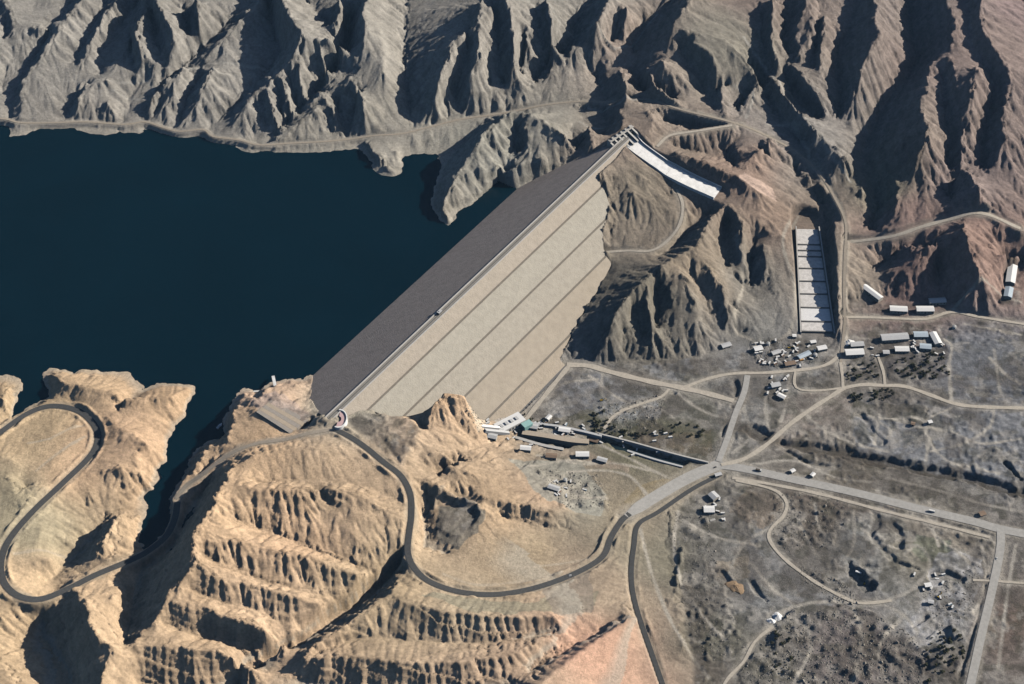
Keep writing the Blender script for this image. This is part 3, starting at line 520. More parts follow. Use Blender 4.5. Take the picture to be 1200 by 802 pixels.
TRACKS = [[(930,470),(960,500),(1000,520),(1040,530)],[(1020,455),(1030,480),(1025,520)],[(1060,500),(1110,505),(1150,520),(1196,515)],[(1090,530),(1130,520),(1160,500),(1165,480)],[(690,440),(730,470),(775,480),(800,500)],[(780,450),(820,480),(850,490)],
 [(900,620),(870,640),(850,690),(860,730)],[(880,660),(905,690),(935,712)],[(800,610),(840,630),(890,640)],[(1000,712),(1010,750),(1000,800)],[(940,720),(950,760),(930,800)],[(1060,720),(1030,760),(1040,800)],[(1100,640),(1090,610)],[(1150,640),(1155,680),(1140,720)],
 [(630,540),(680,548),(720,545),(770,555)],[(645,575),(680,590),(710,590)],[(1010,620),(1040,640),(1070,640)],[(955,590),(960,620),(980,640)],[(1115,478),(1085,495),(1090,520),(1110,540),(1135,548),(1170,556)],[(1010,486),(1040,492),(1080,492),(1087,520),(1085,540)],[(1025,492),(1043,505),(1035,520)],[(640,470),(660,450),(700,445)],[(706,435),(705,460),(712,470)],
 [(875,445),(872,480),(880,510),(860,530)],[(905,440),(897,470),(900,500)],[(925,440),(922,470),(915,495)],[(1060,650),(1075,640),(1090,660),(1070,690),(1040,704)],[(1080,610),(1110,640),(1140,665),(1145,690)],[(1018,706),(1050,715),(1075,740),(1060,757)],
 [(905,735),(920,715),(960,706),(1000,706)],[(795,600),(790,640),(800,690),(830,730),(850,750)],[(750,625),(765,680),(790,740),(830,795)],[(665,560),(700,555),(735,560),(760,585)],[(700,520),(740,540),(780,560)],[(620,560),(660,545),(700,545)],
 [(1000,395),(1040,400),(1110,400),(1112,430),(1115,470)],[(985,430),(1010,430),(1025,440)],[(1110,366),(1150,350),(1196,358)],[(1130,380),(1196,392)],[(860,300),(870,340),(860,385),(880,398)],[(935,260),(915,300),(930,345),(928,385),(915,398)],
 [(1040,560),(1100,575),(1150,590),(1196,600)],[(880,545),(930,540),(980,560),(1020,565)],[(1190,640),(1180,700),(1170,780)],[(920,590),(935,610),(950,640),(960,655)],[(1000,600),(1000,640),(985,660)],[(1160,420),(1180,440),(1196,450)],[(1165,410),(1172,460)]]
for k_, t_ in enumerate(TRACKS): paint(t_, 2.6, (.43, .39, .33), .75, -30, 530 + k_)
for k_, t_ in enumerate([[(200,87),(240,86),(270,84)],[(95,83),(130,87),(170,85),(178,95)],[(130,95),(160,100),(178,100)],[(216,75),(240,73),(290,73),(325,77)],[(480,60),(505,50),(530,30)],[(600,20),(640,35),(680,47),(720,62)],[(720,62),(745,50),(770,25)],
  [(875,135),(882,110),(860,105)],[(900,140),(930,140),(950,170)],[(870,60),(900,85),(930,125),(965,165),(1000,195)],[(690,115),(720,120),(745,120)],[(680,130),(690,136),(720,140)]]): paint(t_, 2.2, (.42, .40, .36), .7, 45, 570 + k_)
for k_, t_ in enumerate([[(60,520),(85,505),(98,500)],[(35,525),(60,520)],[(45,560),(80,530),(100,515)],[(20,660),(60,650),(100,640)],[(500,600),(520,575)],[(600,655),(640,650),(690,640)],[(520,670),(560,680),(620,670)]]): paint(t_, 2.4, (.47, .40, .31), .6, 20, 590 + k_)
RIV = spline(np.array([P(*p_, -34) for p_ in [(870,505),(905,517),(955,528),(985,533),(1045,546),(1090,556),(1130,562),(1175,575),(1240,590)]]))
D, Z = dist_to([RIV], GX, GY, 40); wv = (np.clip(1.15 - (D + 22 * (fbm(GX, GY, 25, 401, 3) - .5)) / 15, 0, 1) * 0.8)[..., None]
T = T * (1 - wv) + np.array((.075, .062, .048)) * wv
D, Z = dist_to([spline(np.array([P(*p_, -30) for p_ in ((690,490),(730,500),(780,500),(830,510))]))], GX, GY, 50); wv = (np.clip(1.2 - (D + 30 * (fbm(GX, GY, 22, 405, 3) - .5)) / 18, 0, 1) * 0.75)[..., None]
T = T * (1 - wv) + np.array((.10, .095, .055)) * wv
dark = np.clip((fbm(GX, GY, 40, 411, 5)[..., None] - 0.55) * 12, 0, 1) * fl * 0.5
T = T * (1 - dark) + np.array((.09, .075, .062)) * dark
lum_ = T.mean(-1, keepdims=True); T = T + (lum_ * np.array((1.0, 1.0, 1.01)) - T) * (0.16 * fl)
T *= 1 + .12 * fl
T *= 1 + .10 * (near_w * (1 - flat))[..., None]
T = np.clip(T, 0.01, 0.9)

# ---------------------------------------------------------------- materials
MATS = {}
def mat(name, col, rough=0.9, var=0.18, scale=0.2, bump=0.0, bscale=1.0, metal=0.0, spec=0.2):
    if name in MATS: return MATS[name]
    m = bpy.data.materials.new(name); m.use_nodes = True; nt = m.node_tree; b = nt.nodes['Principled BSDF']
    b.inputs['Roughness'].default_value = rough; b.inputs['Metallic'].default_value = metal
    b.inputs['Specular IOR Level'].default_value = spec
    tc = nt.nodes.new('ShaderNodeTexCoord'); nz = nt.nodes.new('ShaderNodeTexNoise'); nz.inputs['Scale'].default_value = scale
    nz.inputs['Detail'].default_value = 6; nz.inputs['Roughness'].default_value = 0.65
    nt.links.new(tc.outputs['Object'], nz.inputs['Vector'])
    mp = nt.nodes.new('ShaderNodeMapRange'); mp.inputs['From Min'].default_value = 0.3; mp.inputs['From Max'].default_value = 0.7
    mp.inputs['To Min'].default_value = 1 - var; mp.inputs['To Max'].default_value = 1 + var
    nt.links.new(nz.outputs['Fac'], mp.inputs['Value'])
    mx = nt.nodes.new('ShaderNodeVectorMath'); mx.operation = 'SCALE'; mx.inputs[0].default_value = col
    nt.links.new(mp.outputs[0], mx.inputs['Scale']); nt.links.new(mx.outputs[0], b.inputs['Base Color'])
    if bump:
        n2 = nt.nodes.new('ShaderNodeTexNoise'); n2.inputs['Scale'].default_value = bscale; n2.inputs['Detail'].default_value = 5
        nt.links.new(tc.outputs['Object'], n2.inputs['Vector']); bp = nt.nodes.new('ShaderNodeBump')
        bp.inputs['Strength'].default_value = 1.0; bp.inputs['Distance'].default_value = bump
        nt.links.new(n2.outputs['Fac'], bp.inputs['Height']); nt.links.new(bp.outputs[0], b.inputs['Normal'])
    MATS[name] = m; return m
def terrain_material():
    m = bpy.data.materials.new('bare_ground'); m.use_nodes = True; nt = m.node_tree; b = nt.nodes['Principled BSDF']
    b.inputs['Roughness'].default_value = 0.95; b.inputs['Specular IOR Level'].default_value = 0.1
    at = nt.nodes.new('ShaderNodeAttribute'); at.attribute_name = 'ground_tint'
    tc = nt.nodes.new('ShaderNodeTexCoord')
    n1 = nt.nodes.new('ShaderNodeTexNoise'); n1.inputs['Scale'].default_value = 0.22; n1.inputs['Detail'].default_value = 7; n1.inputs['Roughness'].default_value = 0.7
    nt.links.new(tc.outputs['Object'], n1.inputs['Vector'])
    mp = nt.nodes.new('ShaderNodeMapRange'); mp.inputs['From Min'].default_value = 0.3; mp.inputs['From Max'].default_value = 0.7; mp.inputs['To Min'].default_value = 0.74; mp.inputs['To Max'].default_value = 1.24
    nt.links.new(n1.outputs['Fac'], mp.inputs['Value'])
    mx = nt.nodes.new('ShaderNodeVectorMath'); mx.operation = 'SCALE'; nt.links.new(at.outputs['Color'], mx.inputs[0]); nt.links.new(mp.outputs[0], mx.inputs['Scale'])
    nt.links.new(mx.outputs[0], b.inputs['Base Color'])
    n2 = nt.nodes.new('ShaderNodeTexNoise'); n2.inputs['Scale'].default_value = 0.30; n2.inputs['Detail'].default_value = 8; n2.inputs['Roughness'].default_value = 0.78
    nt.links.new(tc.outputs['Object'], n2.inputs['Vector'])
    bp = nt.nodes.new('ShaderNodeBump'); bp.inputs['Distance'].default_value = 1.9; bp.inputs['Strength'].default_value = 1.0
    nt.links.new(n2.outputs['Fac'], bp.inputs['Height']); nt.links.new(bp.outputs[0], b.inputs['Normal'])
    return m
M_ground = terrain_material()
M_road = {'asphalt': mat('asphalt', (.075, .075, .074), .9, .2, .3), 'pale': mat('pale_dirt', (.48, .43, .36), .95, .16, .25, .15, .5),
          'pale_grey': mat('worn_road', (.40, .385, .36), .9, .14, .2), 'gravel': mat('gravel_road', (.36, .31, .25), .95, .15, .3)}

def link(o, parent=None, kind=None, label=None, cat=None, group=None):
    C.objects.link(o)
    if parent is not None: o.parent = parent
    if kind: o['kind'] = kind
    if label: o['label'] = label
    if cat: o['category'] = cat
    if group: o['group'] = group
    return o
def grid_mesh(name, V, nx, ny, mtl, keep=None, smooth=True):
    me = bpy.data.meshes.new(name)
    idx = np.arange(nx * ny, dtype=np.int32).reshape(ny, nx)
    f = np.stack([idx[:-1, :-1], idx[:-1, 1:], idx[1:, 1:], idx[1:, :-1]], -1).reshape(-1, 4)
    if keep is not None: f = f[keep.reshape(-1)]
    me.vertices.add(len(V)); me.vertices.foreach_set('co', V.astype(np.float32).ravel())
    me.loops.add(f.size); me.loops.foreach_set('vertex_index', f.ravel().astype(np.int32))
    me.polygons.add(len(f)); me.polygons.foreach_set('loop_start', np.arange(0, f.size, 4, dtype=np.int32))
    me.polygons.foreach_set('use_smooth', np.full(len(f), smooth))
    me.update(calc_edges=True); me.materials.append(mtl); return me
def set_tint(me, T):
    a = me.color_attributes.new('ground_tint', 'FLOAT_COLOR', 'POINT')
    a.data.foreach_set('color', np.concatenate([T.reshape(-1, 3), np.ones((T.size // 3, 1))], 1).astype(np.float32).ravel())

# the deep lake bed under opaque water is left out of the fine sheet
deep = (H < -4) & ((GX - 0) * 0 + UU < -60) & (GY > 1700)
kq = ~(deep[:-1, :-1] & deep[1:, 1:] & deep[:-1, 1:] & deep[1:, :-1])
me = grid_mesh('terrain', np.stack([GX, GY, H], -1).reshape(-1, 3), NX, NY, M_ground, kq)
set_tint(me, T)
terrain = link(bpy.data.objects.new('terrain', me), kind='structure')
# surrounding country out to the horizon, coarse, its inner edge tucked under the fine sheet
def outer():
    R = 14000.0; n = 361
    t = np.linspace(-1, 1, n); w = np.sign(t) * (np.abs(t) * 0.22 + 0.78 * np.abs(t) ** 3) * R
    ox, oy = np.meshgrid(w + 40, w + 2200)
    hz = 20 + 150 * (fbm(ox, oy, 900, 301, 5) - 0.35) + 70 * (1 - np.abs(2 * fbm(ox, oy, 260, 311, 4) - 1))
    cx_ = np.clip(ox, X0, X1); cy_ = np.clip(oy, Y0, Y1)
    d = np.hypot(ox - cx_, oy - cy_); k = np.clip(d / 500, 0, 1); k = k * k * (3 - 2 * k)
    fx = (cx_ - X0) / (xs[1] - xs[0]); jj = np.interp(cy_, ys, np.arange(NY)); edge = bil(H, fx, jj)
    lake = (ox < X0) & (oy > 2100) & (oy < 2850)
    z = (edge - 3) * (1 - k) + hz * k
    z = np.where(lake, -25 + 0 * z, z)
    m = (ox > X0 + 25) & (ox < X1 - 25) & (oy > Y0 + 25) & (oy < Y1 - 25); z = np.where(m, -80.0, z)
    keep = ~(m[:-1, :-1] & m[1:, 1:] & m[:-1, 1:] & m[1:, :-1])
    me = grid_mesh('surrounding_land', np.stack([ox, oy, z], -1).reshape(-1, 3), n, n, M_ground, keep)
    c = np.ones(ox.shape + (3,)) * np.array((.34, .29, .23)) * (0.75 + 0.5 * fbm(ox, oy, 300, 331, 4))[..., None]
    set_tint(me, c); link(bpy.data.objects.new('surrounding_land', me), kind='structure')
outer()

# ---------------------------------------------------------------- water
def water_mat():
    m = bpy.data.materials.new('lake_water'); m.use_nodes = True; nt = m.node_tree; b = nt.nodes['Principled BSDF']
    b.inputs['Base Color'].default_value = (.0006, .011, .019, 1); b.inputs['Specular IOR Level'].default_value = 0.25; b.inputs['Roughness'].default_value = 0.2; b.inputs['IOR'].default_value = 1.33
    tc = nt.nodes.new('ShaderNodeTexCoord'); nz = nt.nodes.new('ShaderNodeTexNoise'); nz.inputs['Scale'].default_value = 0.08; nz.inputs['Detail'].default_value = 6
    nt.links.new(tc.outputs['Object'], nz.inputs['Vector']); bp = nt.nodes.new('ShaderNodeBump'); bp.inputs['Distance'].default_value = 0.35; bp.inputs['Strength'].default_value = 0.5
    nt.links.new(nz.outputs['Fac'], bp.inputs['Height']); nt.links.new(bp.outputs[0], b.inputs['Normal'])
    n3 = nt.nodes.new('ShaderNodeTexNoise'); n3.inputs['Scale'].default_value = 0.0035; n3.inputs['Detail'].default_value = 5; n3.inputs['Distortion'].default_value = 1.5
    nt.links.new(tc.outputs['Object'], n3.inputs['Vector']); cr = nt.nodes.new('ShaderNodeValToRGB')
    cr.color_ramp.elements[0].position = .35; cr.color_ramp.elements[0].color = (.0005, .0105, .0175, 1); cr.color_ramp.elements[1].position = .68; cr.color_ramp.elements[1].color = (.0007, .0128, .0215, 1)
    nt.links.new(n3.outputs['Fac'], cr.inputs[0]); nt.links.new(cr.outputs[0], b.inputs['Base Color'])
    mr = nt.nodes.new('ShaderNodeMapRange'); mr.inputs['To Min'].default_value = .18; mr.inputs['To Max'].default_value = .26; nt.links.new(n3.outputs['Fac'], mr.inputs['Value']); nt.links.new(mr.outputs[0], b.inputs['Roughness'])
    return m
M_water = water_mat()
def flat_sheet(name, pts, z, m, **k):
    me = bpy.data.meshes.new(name); me.from_pydata([(x, y, z) for x, y in pts], [], [tuple(range(len(pts)))]); me.update(); me.materials.append(m)
    return link(bpy.data.objects.new(name, me), **k)
W = [P(x, y, 0)[:2] for x, y in ((178,655),(225,640),(262,530),(300,480),(372,470))]
a0 = dam_xy(90, -95); a1 = dam_xy(620, -95)
W += [a0, a1] + [P(x, y, 0)[:2] for x, y in ((600,180),(540,150),(440,150),(330,150),(200,130),(60,120))] + [(-3000, 2950), (-3000, 2100)] + [P(x, y, 0)[:2] for x, y in ((-60,470),(20,500),(60,470),(140,470),(190,560),(150,600),(150,640))]
flat_sheet('lake_water', W, 0.0, M_water, kind='structure')
def ribbon(name, line, hw, z_off, m, parent=None, kind=None, cross=2, **kw):
    """a sheet following a 3-D line; half width hw"""
    l = np.array(line); t = np.gradient(l[:, :2], axis=0); t /= np.linalg.norm(t, axis=1)[:, None] + 1e-9; nrm = np.stack([-t[:, 1], t[:, 0]], 1)
    ws = np.linspace(-1, 1, cross); V = []
    hwv = np.full(len(l), hw) if np.isscalar(hw) else hw
    for w in ws: V.append(np.column_stack([l[:, :2] + nrm * (hwv * w)[:, None], l[:, 2] + z_off]))
    V = np.vstack(V)
    me = grid_mesh(name, V, len(l), cross, m, smooth=False)
    return link(bpy.data.objects.new(name, me), parent, kind, **kw)
# road beds lie a hand above their benches
for i, ((nm, lab, hw, surf, pts), l) in enumerate(zip(ROADS, road_lines)):
    o = ribbon(nm, l, (hw if surf in ('asphalt', 'pale_grey') else hw * .72) * (1 + .12 * np.sin(np.arange(len(l)) * .9 + i) * (surf == 'pale')) * (np.clip(.45 + np.arange(len(l)) / 8, 0, 1) if nm == 'approach_road' else 1), 0.12 + 0.012 * i, M_road[surf], None, 'structure'); o['label'] = lab
can = spline(np.array([P(*p, -34.6) for p in [(612,516),(640,520),(668,524),(700,519),(730,527),(775,540),(800,545)]]))
M_canal = mat('canal_water', (.012, .025, .028), .15, .1, .1, spec=.5)
ribbon('canal_water', can, 5.5, 0, M_canal, None, 'structure')

# ---------------------------------------------------------------- builders
def empty(name, loc, label, cat, group=None, rz=0):
    o = bpy.data.objects.new(name, None); o.location = loc; o.rotation_euler = (0, 0, rz); o.empty_display_size = 1
    return link(o, None, None, label, cat, group)
def mesh_obj(name, verts, faces, m, parent=None, **k):
    me = bpy.data.meshes.new(name); me.from_pydata([tuple(map(float, v)) for v in verts], [], faces); me.update(); me.materials.append(m)
    return link(bpy.data.objects.new(name, me), parent, **k)
BF = [(0, 3, 2, 1), (4, 5, 6, 7), (0, 1, 5, 4), (1, 2, 6, 5), (2, 3, 7, 6), (3, 0, 4, 7)]
class MB:
    def __init__(s): s.v = []; s.f = []
    def box(s, x0, x1, y0, y1, z0, z1):
        n = len(s.v); s.v += [(x0, y0, z0), (x1, y0, z0), (x1, y1, z0), (x0, y1, z0), (x0, y0, z1), (x1, y0, z1), (x1, y1, z1), (x0, y1, z1)]
        s.f += [tuple(n + i for i in f) for f in BF]; return s
    def hexa(s, pts):
        n = len(s.v); s.v += pts; s.f += [tuple(n + i for i in f) for f in BF]; return s
    def cyl(s, x, y, z0, z1, r0, r1=None, k=8):
        r1 = r0 if r1 is None else r1; n = len(s.v)
        for z, r in ((z0, r0), (z1, r1)):
            s.v += [(x + r * math.cos(6.2832 * i / k), y + r * math.sin(6.2832 * i / k), z) for i in range(k)]
        s.f += [(n + i, n + (i + 1) % k, n + k + (i + 1) % k, n + k + i) for i in range(k)] + [tuple(n + k + i for i in range(k))]; return s
    def bar(s, a, b, w, hgt):
        a = np.array(a, float); b = np.array(b, float); t = b - a; t /= np.linalg.norm(t); r = np.cross(t, (0, 0, 1)); nr = np.linalg.norm(r)
        r = r / nr if nr > 1e-3 else np.array((1., 0, 0)); up = np.cross(r, t)
        P8 = [tuple(p + r * i * w / 2 + up * j * hgt / 2) for p, i, j in ((a, -1, -1), (a, 1, -1), (b, 1, -1), (b, -1, -1), (a, -1, 1), (a, 1, 1), (b, 1, 1), (b, -1, 1))]
        return s.hexa(P8)
    def build(s, name, m, parent=None, **k): return mesh_obj(name, s.v, s.f, m, parent, **k)

# ---------------------------------------------------------------- the dam
M_up = mat('dark_riprap', (.30, .262, .238), .95, .16, .12, .5, .5)
BAND = [mat('tan_rockfill', (.395, .345, .285), .95, .11, .12, .7, .4), mat('pale_grey_rockfill', (.385, .355, .30), .95, .11, .12, .7, .4),
        mat('grey_rockfill', (.38, .345, .29), .95, .11, .12, .7, .4), mat('tan_rockfill_lower', (.375, .325, .262), .95, .10, .09, .5, .6), mat('ochre_rockfill', (.37, .315, .25), .95, .11, .12, .7, .4)]
M_berm = mat('berm_gravel', (.25, .22, .18), .95, .15, .2); M_conc = mat('weathered_concrete', (.50, .48, .45), .85, .12, .3)
M_white = mat('white_concrete', (.80, .79, .77), .7, .16, .11); M_asph = M_road['asphalt']; M_darkc = mat('dark_concrete', (.16, .155, .15), .9, .1, .3)
dm = empty('earthfill_dam', dam_xy(380, 0) + (CREST,), 'long straight earthfill dam with dark upstream face and pale banded downstream slope', 'dam')
dl = np.array(dm.location)
def dam_strip(name, u0, u1, zf0, zf1, m, n=90, cross=4, label=None, ext=2.5, thick=2.5):
    """a slab of the dam between two offsets from the crest, cut where it meets the abutments; open underneath"""
    us = np.linspace(u0, u1, cross); V = []
    for u in us:
        a, b = float(s_near(u)) - ext, float(s_far(u)) + ext; z = zf0 + (zf1 - zf0) * (u - u0) / (u1 - u0)
        for s in np.linspace(a, b, n): x, y = dam_xy(s, u); V.append((x - dl[0], y - dl[1], z - dl[2]))
    F = [(j * n + i, (j + 1) * n + i, (j + 1) * n + i + 1, j * n + i + 1) for j in range(cross - 1) for i in range(n - 1)]
    k = len(V); edge = list(range(n)) + [j * n + n - 1 for j in range(1, cross)] + [(cross - 1) * n + i for i in range(n - 2, -1, -1)] + [j * n for j in range(cross - 2, 0, -1)]
    V += [(V[e][0], V[e][1], V[e][2] - thick) for e in edge]; m_ = len(edge)
    F += [(edge[i], edge[(i + 1) % m_], k + (i + 1) % m_, k + i) for i in range(m_)]
    o = mesh_obj(name, V, F, m, dm)
    if label: o['label'] = label
    return o
dam_strip('upstream_face', -150, UP_EDGE, float(dam_z(-150)), CREST, M_up, cross=24, label='smooth dark upstream face sloping into the lake', ext=3)
dam_strip('crest_road', UP_EDGE, DN_EDGE, CREST, CREST, mat('crest_gravel', (.27, .25, .22), .9, .1, .3), cross=3, label='narrow road along the dam crest')
dam_strip('parapet_wall', UP_EDGE - .6, UP_EDGE + .8, CREST + 1.6, CREST + 1.6, M_conc, cross=2, thick=1.6)
dam_strip('parapet_wall', DN_EDGE - 1.2, DN_EDGE + .3, CREST + 1.1, CREST + 1.1, M_conc, cross=2, thick=1.3)
dam_strip('kerb', -4.6, -3.7, CREST + .35, CREST + .35, mat('dark_kerb', (.12, .12, .12), .9, .1, .3), cross=2, thick=.35)
def berm_u(pxs): return float(np.mean([on_dam(x, y, 1)[1] for x, y in pxs]))
bu = [berm_u([(437, 479), (560, 358), (690, 230)]), berm_u([(477, 486), (590, 374), (705, 261)]), berm_u([(544, 465), (620, 390), (686, 325)]), berm_u([(571, 491), (620, 441), (650, 412)])]
print('berm offsets', bu)
ed = [DN_EDGE] + bu + [165.0]
lab = ['tan top band of the downstream face', 'pale grey second band of the downstream face', 'greyish third band of the downstream face', 'tan fourth band of the downstream face', 'ochre lowest band of the downstream face']
for i in range(5):
    u0 = ed[i] + (1.4 if i else 0); u1 = ed[i + 1] - 2.0
    z1 = float(dam_z(u1)) - .6; z0 = float(dam_z(u0)) + (.0 if i else 0)
    dam_strip('slope_band', u0, u1, z0, z1, BAND[i], cross=14, label=lab[i])
    if i < 4:
        zb = z1 - .9; dam_strip('berm_road', u1, u1 + 3.4, zb, zb, M_berm, cross=2, thick=3)
dam_strip('toe_drain', 163.0, 166.5, FLOOR + .5, FLOOR + .1, M_darkc, cross=2, thick=1.5)
# instrument hut on the crest
def hut_at(name, x, y, z, w, d, hh, rz, mw, mr, label, cat, group=None, eave=.6, kind='gable', windows=True):
    """a shed: walls on a plinth, pitched or flat roof, door and window openings"""
    r = empty(name, (x, y, z), label, cat, group, rz)
    a, b = w / 2, d / 2
    if kind == 'gable':
        p = min(w, d) * .16 - .12
        q8 = [(-a, -b, -1.2), (a, -b, -1.2), (a, b, -1.2), (-a, b, -1.2), (-a, -b, hh), (a, -b, hh), (a, b, hh), (-a, b, hh)]
        if w >= d: mesh_obj('wall', q8 + [(-a, 0, hh + p), (a, 0, hh + p)], [(0, 1, 5, 4), (2, 3, 7, 6), (3, 0, 4, 8, 7), (1, 2, 6, 9, 5), (4, 5, 9, 8), (6, 7, 8, 9)], mw, r)
        else: mesh_obj('wall', q8 + [(0, -b, hh + p), (0, b, hh + p)], [(3, 0, 4, 7), (1, 2, 6, 5), (0, 1, 5, 8, 4), (2, 3, 7, 9, 6), (4, 8, 9, 7), (5, 6, 9, 8)], mw, r)
    else: MB().box(-a, a, -b, b, -1.2, hh).build('wall', mw, r)
    if kind == 'gable':
        p = min(w, d) * .16; e = eave; rv = []; lo = hh - .05
        if w >= d:
            V = [(-a - e, -b - e, lo), (a + e, -b - e, lo), (a + e, 0, lo + p), (-a - e, 0, lo + p), (-a - e, b + e, lo), (a + e, b + e, lo)]
        else:
            V = [(-a - e, -b - e, lo), (-a - e, b + e, lo), (0, b + e, lo + p), (0, -b - e, lo + p), (a + e, -b - e, lo), (a + e, b + e, lo)]
        n = 6; V += [(q[0], q[1], q[2] + .35) for q in V]
        F = [(0, 1, 2, 3), (3, 2, 5, 4), (6, 9, 8, 7), (9, 10, 11, 8), (0, 6, 7, 1), (4, 5, 11, 10), (0, 3, 9, 6), (3, 4, 10, 9), (1, 7, 8, 2), (2, 8, 11, 5)]
        mesh_obj('roof', V, F, mr, r)
    else:
        MB().box(-a - .4, a + .4, -b - .4, b + .4, hh, hh + .5).build('roof', mr, r)
        MB().box(-a * .3, a * .1, -b * .3, b * .3, hh + .5, hh + 1.5).build('roof_vent', mr, r)
    if windows:
        M_open = mat('dark_glass', (.03, .035, .04), .2, .05, 1, spec=.5)
        long_x = w >= d; Lw = w if long_x else d; n = max(1, min(8, int(Lw / 5)))
        for sgn in (-1, 1):
            for i in range(n):
                c = -Lw / 2 + (i + .5) * Lw / n; k = 1.1
                if i == n // 2 and sgn == -1: z0, z1, nm = 0, 2.3, 'door'
                else: z0, z1, nm = 1.1, min(2.4, hh - .4), 'window'
                if long_x: MB().box(c - k, c + k, sgn * b - .06, sgn * b + .06, z0, z1).build(nm, M_open, r)
                else: MB().box(sgn * a - .06, sgn * a + .06, c - k, c + k, z0, z1).build(nm, M_open, r)
    return r
M_rw = mat('white_sheet_roof', (.80, .79, .77), .55, .06, .5); M_rg = mat('grey_sheet_roof', (.52, .52, .52), .6, .1, .5); M_rb = mat('blue_grey_roof', (.45, .52, .58), .6, .1, .5)
M_wall = mat('beige_render', (.45, .41, .35), .9, .1, .5); M_rust = mat('brown_sheet', (.25, .18, .13), .8, .15, .4)
x, y = dam_xy(*[on_dam(507, 364, 1)[0] + 0, -5][:2]); hut_at('instrument_hut', x, y, CREST + 1.2, 7, 4, 3, math.atan2(dd[1], dd[0]), M_darkc, M_rg, 'small dark hut on the middle of the dam crest', 'hut', kind='flat', windows=False)

